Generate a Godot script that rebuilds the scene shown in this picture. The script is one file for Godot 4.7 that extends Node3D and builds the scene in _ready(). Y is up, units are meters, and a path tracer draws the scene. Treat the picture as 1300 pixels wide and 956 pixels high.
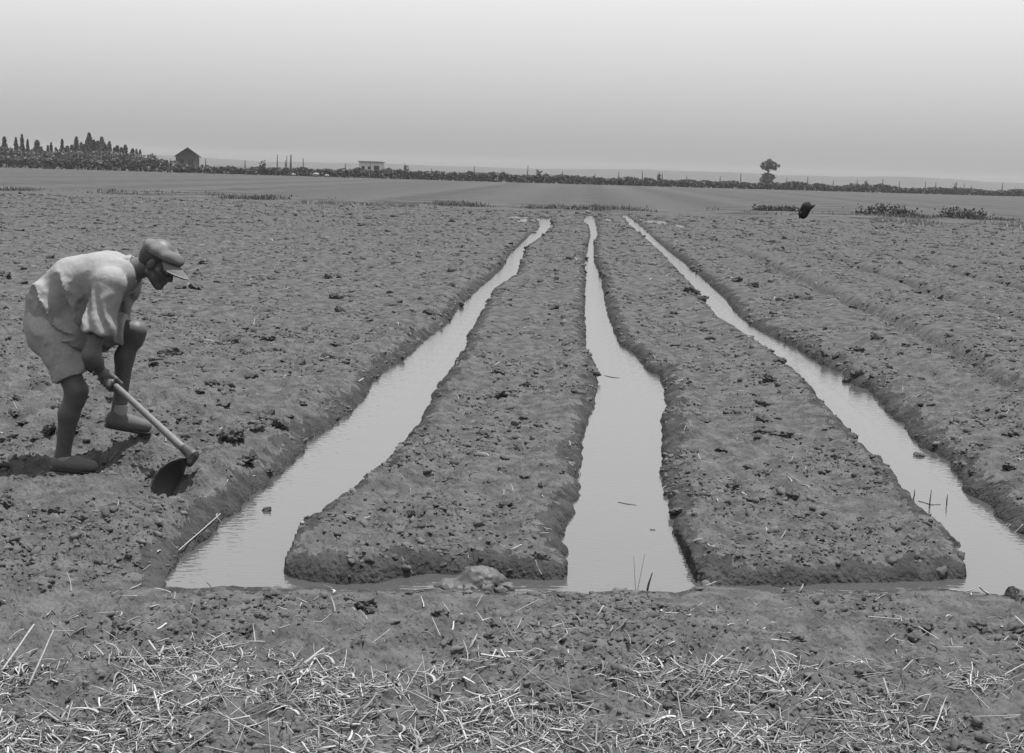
extends Node3D
# A man digging with a hoe beside flooded irrigation furrows. Greys only: the photograph is black and white.

var rng := RandomNumberGenerator.new()
var n_large := FastNoiseLite.new()
var n_mid := FastNoiseLite.new()
var n_lump := FastNoiseLite.new()
var n_fine := FastNoiseLite.new()
var n_edge := FastNoiseLite.new()
var n_tone := FastNoiseLite.new()
var used := {}
var M := {}

# ---------------------------------------------------------------- water outlines, metres on the ground: z, x pairs (channels) and x, z pairs (cross ditch)
const EDGE := {
"A_l": [-5.195, -1.522, -5.296, -1.554, -5.469, -1.589, -5.671, -1.598, -5.893, -1.571, -6.257, -1.577, -6.604, -1.562, -7.046, -1.545, -7.546, -1.534, -8.237, -1.549, -8.641, -1.512, -9.805, -1.468, -10.506, -1.527, -11.187, -1.546, -12.095, -1.463, -13.652, -1.44, -14.996, -1.376, -16.681, -1.414, -18.438, -1.403, -21.08, -1.352, -23.956, -1.303, -28.183, -1.386, -30.625, -1.358, -36.995, -1.324, -43.212, -1.222, -51.334, -1.604],
"A_r": [-5.402, -1.1, -5.57, -1.186, -5.938, -1.231, -6.122, -1.199, -6.425, -1.152, -6.932, -1.097, -7.316, -1.051, -7.967, -1.01, -8.571, -0.982, -9.29, -0.999, -9.922, -1.003, -10.519, -1.024, -11.155, -1.013, -11.915, -1.018, -12.789, -1.009, -13.98, -1.068, -15.348, -1.083, -17.862, -1.108, -19.296, -1.169, -22.256, -0.972, -27.547, -1.094, -30.748, -1.176, -37.779, -0.957, -44.211, -0.862, -56.899, -1.188],
"B_l": [-5.555, -0.003, -5.675, 0.028, -5.849, -0.006, -6.271, -0.022, -6.667, 0.011, -7.225, 0.047, -7.471, 0.03, -8.028, 0.045, -8.592, 0.064, -8.947, 0.079, -10.249, 0.15, -11.172, 0.176, -12.467, 0.147, -13.01, 0.085, -15.353, 0.081, -18.588, 0.084, -22.973, 0.102, -25.34, 0.078, -30.033, 0.146, -34.243, 0.196, -38.283, 0.274, -45.273, 0.263, -49.645, 0.091, -56.381, 0.218],
"B_r": [-5.626, 0.514, -5.712, 0.475, -5.877, 0.46, -6.108, 0.465, -6.598, 0.496, -7.025, 0.507, -7.33, 0.493, -7.879, 0.511, -8.782, 0.565, -9.546, 0.608, -10.128, 0.674, -10.768, 0.688, -11.626, 0.691, -11.931, 0.595, -12.755, 0.56, -13.731, 0.422, -16.589, 0.358, -18.701, 0.353, -23.103, 0.357, -25.456, 0.288, -30.13, 0.296, -34.339, 0.328, -39.463, 0.476, -43.483, 0.47, -56.708, 0.5],
"C_l": [-5.87, 1.677, -6.01, 1.724, -6.318, 1.788, -6.441, 1.781, -6.581, 1.759, -6.824, 1.759, -7.103, 1.759, -7.478, 1.755, -7.84, 1.791, -8.188, 1.807, -8.488, 1.794, -8.68, 1.765, -9.339, 1.804, -9.764, 1.8, -10.485, 1.821, -11.028, 1.844, -11.675, 1.869, -12.385, 1.84, -13.137, 1.838, -14.229, 1.772, -15.065, 1.729, -16.162, 1.645, -18.088, 1.631, -19.255, 1.678, -23.238, 1.702, -28.716, 1.723, -31.059, 1.738, -38.435, 1.69, -52.054, 1.578, -58.018, 1.624],
"C_r": [-5.828, 2.281, -6.374, 2.201, -6.648, 2.143, -6.686, 2.107, -6.953, 2.124, -7.351, 2.153, -7.547, 2.116, -7.831, 2.161, -8.367, 2.231, -8.626, 2.216, -8.843, 2.167, -9.257, 2.207, -9.777, 2.26, -10.063, 2.24, -10.714, 2.295, -11.279, 2.336, -11.511, 2.249, -12.258, 2.274, -12.802, 2.202, -13.587, 2.159, -14.339, 2.116, -14.942, 2.028, -16.095, 1.939, -17.478, 1.935, -19.394, 2.009, -21.43, 2.012, -25.541, 2.031, -32.167, 1.938, -38.624, 1.931, -44.831, 1.959, -60.542, 1.824],
"near": [-1.714, -5.196, -1.522, -5.195, -1.437, -5.188, -1.267, -5.235, -1.115, -5.238, -1.011, -5.255, -0.971, -5.282, -0.845, -5.26, -0.667, -5.298, -0.489, -5.358, -0.365, -5.345, -0.21, -5.307, -0.059, -5.372, 0.079, -5.373, 0.272, -5.456, 0.422, -5.426, 0.54, -5.553, 0.652, -5.548, 0.813, -5.53, 0.959, -5.553, 1.21, -5.592, 1.491, -5.669, 1.64, -5.66, 1.759, -5.602, 1.8, -5.514, 1.898, -5.348, 2.062, -5.229, 3.0, -5.1, 15.0, -5.0],
"far": [-1.6, -6.4, -1.2, -6.4, -1.14, -5.5, -1.1, -5.402, -0.986, -5.365, -0.894, -5.369, -0.742, -5.393, -0.689, -5.468, -0.511, -5.576, -0.384, -5.585, -0.253, -5.538, -0.095, -5.552, -0.003, -5.555, 0.03, -6.4, 0.49, -6.4, 0.514, -5.626, 0.574, -5.591, 0.841, -5.6, 0.862, -5.592, 0.993, -5.646, 1.126, -5.701, 1.368, -5.774, 1.523, -5.799, 1.677, -5.87, 1.71, -6.4, 2.15, -6.4, 2.281, -5.828, 3.0, -5.72, 15.0, -5.6]}
const PUDDLES := [[-1.96, -48.3, 0.16, 2.0], [-2.25, -51.4, 0.4, 1.3], [0.95, -52.3, 0.16, 1.5], [2.72, -51.5, 0.42, 2.0], [3.3, -48.1, 0.14, 1.4]]
# hollows and heaps dug by the man: x, z, radius x, radius z, height
const HEAPS := [[-2.68, -6.95, 0.24, 0.17, -0.15], [-2.3, -6.5, 0.24, 0.14, 0.05], [-2.16, -6.74, 0.2, 0.1, 0.06], [-2.27, -7.24, 0.2, 0.11, 0.1], [-2.25, -6.98, 0.15, 0.1, -0.075], [-2.46, -7.13, 0.08, 0.08, -0.06], [-1.9, -6.36, 0.19, 0.24, -0.125], [-2.1, -6.25, 0.2, 0.14, 0.05], [-1.78, -6.75, 0.12, 0.2, 0.06], [-2.6, -7.65, 0.4, 0.16, 0.08], [-1.74, -7.25, 0.16, 0.35, 0.07], [-1.78, -5.95, 0.3, 0.3, 0.03], [-2.1, -7.9, 0.25, 0.3, -0.05], [-3.3, -8.3, 0.4, 0.25, 0.09], [-2.5, -8.8, 0.3, 0.25, 0.09], [-3.4, -7.4, 0.3, 0.25, -0.05], [-2.0, -8.6, 0.15, 0.5, -0.05]]
var zt := {}      # channel edges against distance, every 5 cm
var xt := {}      # cross ditch edges against x, every 2 cm

func _ready() -> void:
	rng.seed = 20771
	# ------------------------------------------------------------ camera, sky, sun, exposure
	var cam := Camera3D.new()
	cam.name = "camera"
	cam.fov = 29.65
	cam.near = 0.1
	cam.far = 9000.0
	add_child(cam)
	cam.transform = Transform3D(Basis(Vector3(0.998268, 0.032152, -0.049277), Vector3(-0.038809, 0.98929, -0.140713), Vector3(0.044225, 0.142382, 0.988823)).orthonormalized(), Vector3(0, 1.62, 0))
	cam.current = true
	var env := Environment.new()
	env.background_mode = Environment.BG_SKY
	var sm := ProceduralSkyMaterial.new()
	sm.sky_top_color = grey(0.78)
	sm.sky_horizon_color = grey(0.155)
	sm.sky_curve = 0.143
	sm.ground_bottom_color = grey(0.07)
	sm.ground_horizon_color = grey(0.155)
	sm.sun_angle_max = 1.0
	var sky := Sky.new()
	sky.sky_material = sm
	env.sky = sky
	env.tonemap_mode = Environment.TONE_MAPPER_LINEAR
	env.tonemap_exposure = 2.0
	env.fog_enabled = true
	env.fog_density = 0.00014
	env.fog_light_color = grey(0.85)
	env.sdfgi_enabled = true
	env.ssao_enabled = true
	env.ssil_enabled = true
	var we := WorldEnvironment.new()
	we.name = "world_environment"
	we.environment = env
	add_child(we)
	var sun := DirectionalLight3D.new()
	sun.name = "sun"
	sun.light_energy = 1.6
	sun.light_angular_distance = 0.5
	sun.shadow_enabled = true
	add_child(sun)
	sun.look_at_from_position(Vector3(0.17, 1.0, -0.14), Vector3.ZERO, Vector3(0, 0, 1))   # high midday sun, a little beyond and to the right

	setup_noise()
	setup_edges()
	setup_materials()
	build_ground()
	build_water()
	build_hills()
	print("setting ", Time.get_ticks_msec())
	build_background()
	print("background ", Time.get_ticks_msec())
	build_person()
	print("person ", Time.get_ticks_msec())
	build_hoe()
	build_mud_lump()
	build_clods()
	build_straw()
	build_twigs()
	print("done ", Time.get_ticks_msec())

# ---------------------------------------------------------------- small helpers
func grey(v: float) -> Color:
	return Color(v, v, v).linear_to_srgb()

func numbered(called: String) -> String:
	if not used.has(called):
		used[called] = 0
		return called
	used[called] += 1
	return "%s_%03d" % [called, used[called]]

func tag(o: Node, label: String, category: String, group := "", kind := "") -> void:
	if label: o.set_meta("label", label)
	if category: o.set_meta("category", category)
	if group: o.set_meta("group", group)
	if kind: o.set_meta("kind", kind)

func thing(called: String, label: String, category: String, at: Vector3, group := "") -> Node3D:
	var o := Node3D.new()
	o.name = numbered(called)
	add_child(o)
	o.position = at
	tag(o, label, category, group)
	return o

func part(called: String, mesh: Mesh, m: Material, parent: Node, offset := Vector3.ZERO) -> MeshInstance3D:
	var o := MeshInstance3D.new()
	o.name = called
	o.mesh = mesh
	o.material_override = m
	parent.add_child(o, true)
	o.position = offset
	return o

func single(called: String, mesh: Mesh, m: Material, label: String, category: String, group := "", kind := "") -> MeshInstance3D:
	var o := MeshInstance3D.new()
	o.name = numbered(called)
	o.mesh = mesh
	o.material_override = m
	add_child(o)
	tag(o, label, category, group, kind)
	return o

func mat(v: float, rough := 0.95, spec := 0.3) -> StandardMaterial3D:
	var m := StandardMaterial3D.new()
	m.albedo_color = grey(v)
	m.roughness = rough
	m.metallic_specular = spec
	return m

func noise_image(size: int, freq: float, octaves: int, seed_: int, lo: float, hi: float, type := FastNoiseLite.TYPE_SIMPLEX_SMOOTH) -> Image:
	var n := FastNoiseLite.new()
	n.noise_type = type
	n.seed = seed_
	n.frequency = freq
	n.fractal_octaves = octaves
	var src := n.get_seamless_image(size, size, false, false, 0.15)
	src.convert(Image.FORMAT_L8)
	var d := src.get_data()
	var out := PackedByteArray()
	out.resize(size * size * 3)
	for i in size * size:
		var v := int(clampf(lerpf(lo, hi, d[i] / 255.0), 0, 1) * 255.0)
		out[i * 3] = v
		out[i * 3 + 1] = v
		out[i * 3 + 2] = v
	return Image.create_from_data(size, size, false, Image.FORMAT_RGB8, out)

func grain(m: StandardMaterial3D, size_m: float, lo: float, hi: float, freq: float, seed_: int, relief := 0.0, world := true, side := 512, bump_freq := 0.0) -> void:
	var im := noise_image(side, freq, 4 if side == 512 else 7, seed_, lo, hi)
	m.albedo_texture = ImageTexture.create_from_image(im)
	m.uv1_triplanar = true
	m.uv1_world_triplanar = world
	m.uv1_scale = Vector3.ONE / size_m
	if relief > 0.0:
		var b := noise_image(side, bump_freq if bump_freq > 0.0 else freq, 5, seed_ + 1, 0, 1)
		b.bump_map_to_normal_map(relief)
		m.normal_enabled = true
		m.normal_texture = ImageTexture.create_from_image(b)
		m.normal_scale = 1.0

func setup_noise() -> void:
	for a in [[n_large, 11, 0.3, 3], [n_mid, 12, 2.0, 3], [n_lump, 13, 8.0, 2], [n_fine, 14, 26.0, 2], [n_edge, 15, 4.0, 3], [n_tone, 16, 0.9, 4]]:
		var n: FastNoiseLite = a[0]
		n.noise_type = FastNoiseLite.TYPE_SIMPLEX_SMOOTH
		n.seed = a[1]
		n.frequency = a[2]
		n.fractal_octaves = a[3]

func setup_materials() -> void:
	M.soil = mat(0.068, 1.0, 0.1)
	grain(M.soil, 2.4, 0.62, 1.14, 0.014, 5, 6.5, true, 1024, 0.09)
	M.wet_soil = M.soil.duplicate()
	M.wet_soil.albedo_color = grey(0.039)
	M.stubble = mat(0.056, 1.0, 0.1)
	grain(M.stubble, 1.0, 0.45, 1.3, 0.012, 6, 2.0)
	M.stubble.uv1_scale = Vector3(0.03, 1.0, 0.16)
	var c := mat(0.066, 1.0, 0.1)
	grain(c, 0.25, 0.65, 1.1, 0.03, 8, 5.0)
	M.clod = c
	var cm := mat(1.0, 1.0, 0.1)
	cm.vertex_color_use_as_albedo = true
	M.crumb = cm
	M.mud = mat(0.048, 0.6, 0.4)
	grain(M.mud, 0.3, 0.7, 1.0, 0.02, 9, 3.0)
	var w := mat(0.038, 0.05, 0.5)
	var wb := noise_image(512, 0.02, 3, 31, 0, 1)
	wb.bump_map_to_normal_map(2.0)
	w.normal_enabled = true
	w.normal_texture = ImageTexture.create_from_image(wb)
	w.normal_scale = 0.6
	w.uv1_triplanar = true
	w.uv1_world_triplanar = true
	w.uv1_scale = Vector3(0.8, 1.0, 2.4)
	M.water = w
	var st := mat(1.0, 0.7, 0.4)
	st.vertex_color_use_as_albedo = true
	M.straw_v = st
	M.straw = mat(0.26, 0.65, 0.4)
	grain(M.straw, 0.12, 0.7, 1.0, 0.02, 41, 0.0)
	M.straw_dull = mat(0.15, 0.75, 0.3)
	grain(M.straw_dull, 0.12, 0.7, 1.0, 0.02, 42, 0.0)
	M.twig = mat(0.045, 0.9)
	M.skin = mat(0.05, 0.55, 0.4)
	grain(M.skin, 0.2, 0.85, 1.05, 0.02, 51, 0.6)
	M.shirt = mat(0.165, 0.95, 0.2)
	grain(M.shirt, 0.22, 0.92, 1.03, 0.02, 52, 2.2)
	M.shorts = mat(0.2, 0.95, 0.2)
	grain(M.shorts, 0.22, 0.9, 1.03, 0.02, 53, 2.2)
	M.cap = mat(0.11, 0.95, 0.2)
	grain(M.cap, 0.12, 0.75, 1.0, 0.03, 54, 4.0)
	M.hair = mat(0.02, 0.6, 0.4)
	grain(M.hair, 0.05, 0.6, 1.0, 0.06, 57, 4.0)
	M.canvas = mat(0.12, 0.9, 0.2)
	grain(M.canvas, 0.1, 0.6, 1.0, 0.03, 55, 1.0)
	M.sock = mat(0.16, 0.95, 0.2)
	M.handle = mat(0.095, 0.6, 0.4)
	grain(M.handle, 0.3, 0.7, 1.0, 0.03, 56, 1.0)
	M.iron = mat(0.03, 0.55, 0.5)
	M.iron.metallic = 0.3
	grain(M.iron, 0.15, 0.5, 1.1, 0.03, 58, 1.5)
	M.leaf = mat(0.09, 0.9, 0.2)
	M.leaf_dark = mat(0.075, 0.9, 0.2)
	M.weed = mat(0.075, 0.95, 0.2)
	M.dry = mat(0.15, 0.95, 0.2)
	M.bark = mat(0.06, 0.95, 0.2)
	M.shed_wall = mat(0.07, 0.95, 0.2)
	M.shed_roof = mat(0.03, 0.9, 0.2)
	M.white_wall = mat(0.3, 0.9, 0.2)
	M.dark = mat(0.03, 0.9, 0.2)
	M.post = mat(0.07, 0.9, 0.2)
	M.pale = mat(0.15, 0.9, 0.2)
	M.feather = mat(0.012, 0.8, 0.2)
	M.hill = mat(0.05, 1.0, 0.1)

# ---------------------------------------------------------------- the lie of the land
func along(list: Array, t: float) -> float:
	# list of key, value pairs with keys in one direction
	var n := list.size() / 2
	var up: bool = list[2] > list[0]
	if (t <= list[0]) == up: return list[1]
	for i in n - 1:
		var a: float = list[i * 2]
		var b: float = list[i * 2 + 2]
		if (up and t <= b) or (not up and t >= b):
			return lerpf(list[i * 2 + 1], list[i * 2 + 3], (t - a) / (b - a))
	return list[n * 2 - 1]

func setup_edges() -> void:
	for k in ["A_l", "A_r", "B_l", "B_r", "C_l", "C_r"]:
		var a := PackedFloat32Array()
		for i in 1160: a.append(along(EDGE[k], -4.5 - i * 0.05))
		zt[k] = a
	for k in ["near", "far"]:
		var a := PackedFloat32Array()
		for i in 840: a.append(along(EDGE[k], -1.7 + i * 0.02))
		xt[k] = a
	ta = zt.A_l; tb = zt.A_r; tc = zt.B_l; td = zt.B_r; te = zt.C_l; tf = zt.C_r
	tn = xt.near; tr = xt.far

var ta: PackedFloat32Array
var tb: PackedFloat32Array
var tc: PackedFloat32Array
var td: PackedFloat32Array
var te: PackedFloat32Array
var tf: PackedFloat32Array
var tn: PackedFloat32Array
var tr: PackedFloat32Array

func water_distance(x: float, z: float) -> float:
	# metres to the water's edge, below nought in the water
	if z < -62.0 or z > -4.4: return 3.0
	var rough := n_edge.get_noise_2d(x, z) * 0.035
	var q := (-z - 4.5) / 0.05
	var i := clampi(int(q), 0, 1158)
	var fr := clampf(q - i, 0, 1)
	var near := -5.2
	var far := -6.4
	if x > -1.7:
		var qx := (x + 1.7) / 0.02
		var ix := clampi(int(qx), 0, 838)
		var fx := clampf(qx - ix, 0, 1)
		near = lerpf(tn[ix], tn[ix + 1], fx)
		far = lerpf(tr[ix], tr[ix + 1], fx)
	var za := maxf(z - near, 0.0)
	var s := maxf(maxf(lerpf(ta[i], ta[i + 1], fr) - x, x - lerpf(tb[i], tb[i + 1], fr)), maxf(z - near, -51.6 - z))
	s = minf(s, maxf(maxf(lerpf(tc[i], tc[i + 1], fr) - x, x - lerpf(td[i], td[i + 1], fr)), maxf(z - near, -56.5 - z)))
	s = minf(s, maxf(maxf(lerpf(te[i], te[i + 1], fr) - x, x - lerpf(tf[i], tf[i + 1], fr)), maxf(z - near, -59.0 - z)))
	s = minf(s, maxf(maxf(far - z, z - near), -1.54 - x))
	if z < -45.0:
		for p in PUDDLES:
			var ex: float = (x - p[0]) / p[2]
			var ez: float = (z - p[1]) / p[3]
			s = minf(s, (sqrt(ex * ex + ez * ez) - 1.0) * p[2])
	return s + rough * clampf(1.0 - absf(s) * 1.5, 0.0, 1.0)

func ditch_middle(x: float) -> float:
	var i := clampi(int((x + 1.7) / 0.02), 0, 839)
	return (tn[i] + tr[i]) * 0.5 if tr[i] > -6.0 else tn[i] - 0.1

func ground_height(x: float, z: float) -> float:
	var d := -z
	var big := n_large.get_noise_2d(x, z)
	if d > 66.0:
		return 0.06 + big * 0.05 * clampf(120.0 / d, 0.0, 1.0)
	var s := water_distance(x, z)
	if s < 0.0:
		return maxf(-0.09, s * 1.3)
	var h := 0.08 + big * 0.025
	# dry furrows beyond the far bank of the last channel
	if x > 2.2:
		var t := fposmod(x + n_mid.get_noise_2d(z * 0.15, 7.0) * 0.25 - 3.45 + 0.81, 1.62) - 0.81
		h += (0.07 - 0.2 * exp(-t * t / 0.02)) * smoothstep(2.4, 3.0, x) * smoothstep(-5.2, -7.0, z) * smoothstep(66.0, 58.0, d)
	elif x < -2.2:
		var t2 := fposmod(x + n_mid.get_noise_2d(z * 0.15, 3.0) * 0.3 + 3.4 + 0.81, 1.62) - 0.81
		h += (0.008 - 0.025 * exp(-t2 * t2 / 0.08)) * smoothstep(-2.2, -3.0, x) * smoothstep(-8.0, -11.0, z)
	if s < 0.7:
		var b := 0.0
		var fore := smoothstep(-5.55, -5.2, z) if x < -1.3 or x > 1.75 else (1.0 if z > ditch_middle(x) else 0.0)
		var lo := 0.003 + 0.06 * (1.0 - exp(-s / 0.22))
		var hi := 0.0
		if x < -1.25:
			hi = 0.012 + 0.125 * (1.0 - exp(-s / 0.11)) - 0.055 * smoothstep(0.28, 0.6, s)
		elif x > 1.95:
			hi = 0.012 + 0.105 * (1.0 - exp(-s / 0.085)) - 0.035 * smoothstep(0.25, 0.6, s)
		else:
			hi = 0.014 + 0.074 * (1.0 - exp(-s / 0.055)) - 0.036 * smoothstep(0.12, 0.34, s)
		b = lerpf(hi, lo, fore)
		h = lerpf(b + big * 0.012, h, smoothstep(0.45, 0.7, s))
	var amp := clampf(0.25 + s * 6.0, 0.0, 1.0) if z < -5.7 or z < ditch_middle(clampf(x, -1.7, 14.0)) else clampf(0.1 + s * 2.2, 0.0, 1.0)
	h += n_mid.get_noise_2d(x, z) * (0.024 if x > -1.6 else 0.036) * amp
	if d < 40.0:
		var l := n_lump.get_noise_2d(x, z)
		h += (absf(l) * 0.026 - 0.008) * amp * smoothstep(24.0, 8.0, d)
		if d < 14.0:
			h += n_fine.get_noise_2d(x, z) * 0.016 * amp
	if d < 9.6 and d > 5.0 and x < -1.3:
		for g in HEAPS:
			var ex: float = (x - g[0]) / g[2]
			var ez: float = (z - g[1]) / g[3]
			var e := ex * ex + ez * ez
			if e < 6.0: h += g[4] * exp(-e) * minf(1.0, s * 4.0)
	h *= lerpf(1.0, 0.35, smoothstep(26.0, 44.0, d))
	return maxf(h, 0.008 if s > 0.004 else 0.002)

func field_margin(x: float) -> float:
	# where the plough turned: beyond this line lies unploughed stubble
	return -62.5 + x * 0.05 + n_large.get_noise_2d(x * 0.6, 4.0) * 8.0

func build_ground() -> void:
	var rows := PackedFloat32Array()
	var d := -8.0
	while d < 2.6:
		rows.append(d)
		d += 0.7 if d < 1.2 else 0.2
	d = 2.6
	while d < 70.0:
		rows.append(d)
		d += maxf(0.011, 0.0034 * d)
	while d < 1000.0:
		rows.append(d)
		d *= 1.05
	var core := 660
	var skirt := 5
	var nc := core + skirt * 2
	var nr := rows.size()
	var P := PackedVector3Array()
	P.resize(nr * nc)
	var wet := PackedByteArray()
	wet.resize(nr * nc)
	for r in nr:
		var dd := rows[r]
		var w := maxf(dd, 5.0)
		var x0 := -0.5 * w - 0.3
		var x1 := 0.42 * w + 0.3
		for c in nc:
			var x := 0.0
			if c < skirt: x = x0 - w * (0.05 * pow(2.4, skirt - c))
			elif c >= core + skirt: x = x1 + w * (0.05 * pow(2.4, c - core - skirt + 1))
			else: x = lerpf(x0, x1, float(c - skirt) / (core - 1))
			var z := -dd
			var y := ground_height(x, z)
			P[r * nc + c] = Vector3(x, y, z)
			# soaked soil beside the water, with a ragged edge of its own
			if z < -4.4 and z > -60.0:
				var sd := water_distance(x, z)
				if sd < 0.3 and sd < 0.1 + 0.09 * n_mid.get_noise_2d(x * 1.3, z * 0.8) + 0.07 * n_lump.get_noise_2d(x, z): wet[r * nc + c] = 1
	var N := PackedVector3Array()
	N.resize(nr * nc)
	for r in nr:
		var ra := maxi(r - 1, 0) * nc
		var rb := mini(r + 1, nr - 1) * nc
		for c in nc:
			var e1 := P[r * nc + mini(c + 1, nc - 1)] - P[r * nc + maxi(c - 1, 0)]
			var e2 := P[rb + c] - P[ra + c]
			N[r * nc + c] = e1.cross(e2).normalized()
	var I := PackedInt32Array()
	var S := PackedInt32Array()
	var W := PackedInt32Array()
	for r in nr - 1:
		for c in nc - 1:
			var a := r * nc + c
			var stubble := P[a].z < field_margin(P[a].x)
			if stubble: S.append_array([a, a + nc, a + 1, a + 1, a + nc, a + nc + 1])
			elif wet[a] > 0: W.append_array([a, a + nc, a + 1, a + 1, a + nc, a + nc + 1])
			else: I.append_array([a, a + nc, a + 1, a + 1, a + nc, a + nc + 1])
	print("ground rows ", nr, " columns ", nc)
	single("ground", array_mesh(P, N, I), M.soil, "dark ploughed soil of the flat field with raised beds and banks", "ground", "", "structure")
	single("wet_bank", array_mesh(P, N, W), M.wet_soil, "dark soaked soil along the edges of the channels", "ground", "", "structure")
	single("stubble_field", array_mesh(P, N, S), M.stubble, "dry pale stubble field beyond the ploughed land", "field", "", "structure")

func array_mesh(P: PackedVector3Array, N: PackedVector3Array, I: PackedInt32Array, C := PackedColorArray()) -> ArrayMesh:
	var arr := []
	arr.resize(Mesh.ARRAY_MAX)
	arr[Mesh.ARRAY_VERTEX] = P
	arr[Mesh.ARRAY_NORMAL] = N
	arr[Mesh.ARRAY_INDEX] = I
	if C.size() == P.size(): arr[Mesh.ARRAY_COLOR] = C
	var m := ArrayMesh.new()
	m.add_surface_from_arrays(Mesh.PRIMITIVE_TRIANGLES, arr)
	return m

func build_water() -> void:
	# level sheets a little wider than the channels; the banks of earth hide their rims
	var st := SurfaceTool.new()
	st.begin(Mesh.PRIMITIVE_TRIANGLES)
	st.set_normal(Vector3.UP)
	for e in [["A_l", "A_r", -51.6], ["B_l", "B_r", -56.6], ["C_l", "C_r", -59.1]]:
		var z := -6.3
		while z > e[2]:
			var z2 := maxf(z - 0.5, e[2] - 0.2)
			quad(st, Vector3(along(EDGE[e[0]], z) - 0.12, 0, z), Vector3(along(EDGE[e[1]], z) + 0.12, 0, z), Vector3(along(EDGE[e[1]], z2) + 0.12, 0, z2), Vector3(along(EDGE[e[0]], z2) - 0.12, 0, z2))
			z = z2
			if z <= e[2] - 0.19: break
	quad(st, Vector3(-1.75, 0, -4.95), Vector3(15, 0, -4.7), Vector3(15, 0, -6.3), Vector3(-1.75, 0, -6.3))
	for p in PUDDLES:
		if p[0] > 2.5 or p[0] < -1.8 or absf(p[0] - 0.95) < 0.1:
			quad(st, Vector3(p[0] - p[2] - 0.05, 0.0, p[1] + p[3] + 0.1), Vector3(p[0] + p[2] + 0.05, 0.0, p[1] + p[3] + 0.1), Vector3(p[0] + p[2] + 0.05, 0.0, p[1] - p[3] - 0.1), Vector3(p[0] - p[2] - 0.05, 0.0, p[1] - p[3] - 0.1))
	single("water", st.commit(), M.water, "pale muddy water standing in three long irrigation furrows", "water", "", "structure")

func quad(st: SurfaceTool, a: Vector3, b: Vector3, c: Vector3, d: Vector3) -> void:
	for v in [a, d, b, b, d, c]: st.add_vertex(v)

func build_hills() -> void:
	var P := PackedVector3Array()
	var n := FastNoiseLite.new()
	n.seed = 77
	n.frequency = 0.005
	var cols := 160
	for r in 4:
		for c in cols:
			var x := lerpf(-1150, 1150, float(c) / (cols - 1))
			var top := 4.6 + 0.003 * x + n.get_noise_1d(x) * 2.6
			var y: float = [-1.0, top * 0.6, top, -1.0][r]
			var z: float = [-780.0, -830.0, -870.0, -960.0][r]
			P.append(Vector3(x, y, z))
	var I := PackedInt32Array()
	for r in 3:
		for c in cols - 1:
			var a := r * cols + c
			I.append_array([a, a + cols, a + 1, a + 1, a + cols, a + cols + 1])
	single("hills", array_mesh(P, normals_of(P, I), I), M.hill, "low hazy hills along the far horizon", "hills", "", "structure")

func normals_of(P: PackedVector3Array, I: PackedInt32Array) -> PackedVector3Array:
	var N := PackedVector3Array()
	N.resize(P.size())
	for t in range(0, I.size(), 3):
		var f := (P[I[t + 2]] - P[I[t]]).cross(P[I[t + 1]] - P[I[t]])
		N[I[t]] += f
		N[I[t + 1]] += f
		N[I[t + 2]] += f
	for i in N.size(): N[i] = N[i].normalized()
	return N

# ---------------------------------------------------------------- far things
func leaf_cloud(count: int, size: float, where: Callable) -> ArrayMesh:
	# many small leaf sprays, each two crossed triangles pairs, spread through a crown
	var P := PackedVector3Array()
	var I := PackedInt32Array()
	for i in count:
		var c: Vector3 = where.call()
		var s := size * rng.randf_range(0.6, 1.4)
		var b := Basis.from_euler(Vector3(rng.randf() * TAU, rng.randf() * TAU, rng.randf() * TAU))
		for k in 2:
			var u := b.x if k == 0 else b.z
			var v := b.y
			var o := P.size()
			P.append_array([c - u * s * 0.5 - v * s * 0.3, c + u * s * 0.5 - v * s * 0.2, c + u * s * 0.35 + v * s * 0.5, c - u * s * 0.3 + v * s * 0.6])
			I.append_array([o, o + 1, o + 2, o, o + 2, o + 3])
	return array_mesh(P, normals_of(P, I), I)

func tube(path: PackedVector3Array, radii: Array, sides := 7) -> ArrayMesh:
	var st := SurfaceTool.new()
	st.begin(Mesh.PRIMITIVE_TRIANGLES)
	add_tube(st, path, radii, sides)
	st.generate_normals()
	return st.commit()

func add_tube(st: SurfaceTool, path: PackedVector3Array, radii: Array, sides := 7) -> void:
	var rings := []
	for i in path.size():
		var t := (path[mini(i + 1, path.size() - 1)] - path[maxi(i - 1, 0)]).normalized()
		var u := t.cross(Vector3(0.21, 0.1, 0.97) if absf(t.z) < 0.9 else Vector3(0, 1, 0)).normalized()
		var v := t.cross(u)
		var ring := []
		for k in sides:
			var a := TAU * k / sides
			ring.append(path[i] + (u * cos(a) + v * sin(a)) * radii[i])
		rings.append(ring)
	for i in path.size() - 1:
		for k in sides:
			var k2 := (k + 1) % sides
			for q in [rings[i][k], rings[i][k2], rings[i + 1][k], rings[i + 1][k], rings[i][k2], rings[i + 1][k2]]: st.add_vertex(q)
	for k in sides - 2:
		var e: Array = rings[-1]
		var s0: Array = rings[0]
		for q in [e[0], e[k + 1], e[k + 2]]: st.add_vertex(q)
		for q in [s0[0], s0[k + 2], s0[k + 1]]: st.add_vertex(q)

func box(size: Vector3) -> BoxMesh:
	var b := BoxMesh.new()
	b.size = size
	return b

func hedge_z(x: float) -> float:
	return -214.0 - (x + 10.5) * (0.483 if x < -10.5 else 0.69) * (-1.0 if x < -10.5 else 1.0) * (-1.0 if x < -10.5 else 1.0)

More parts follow.
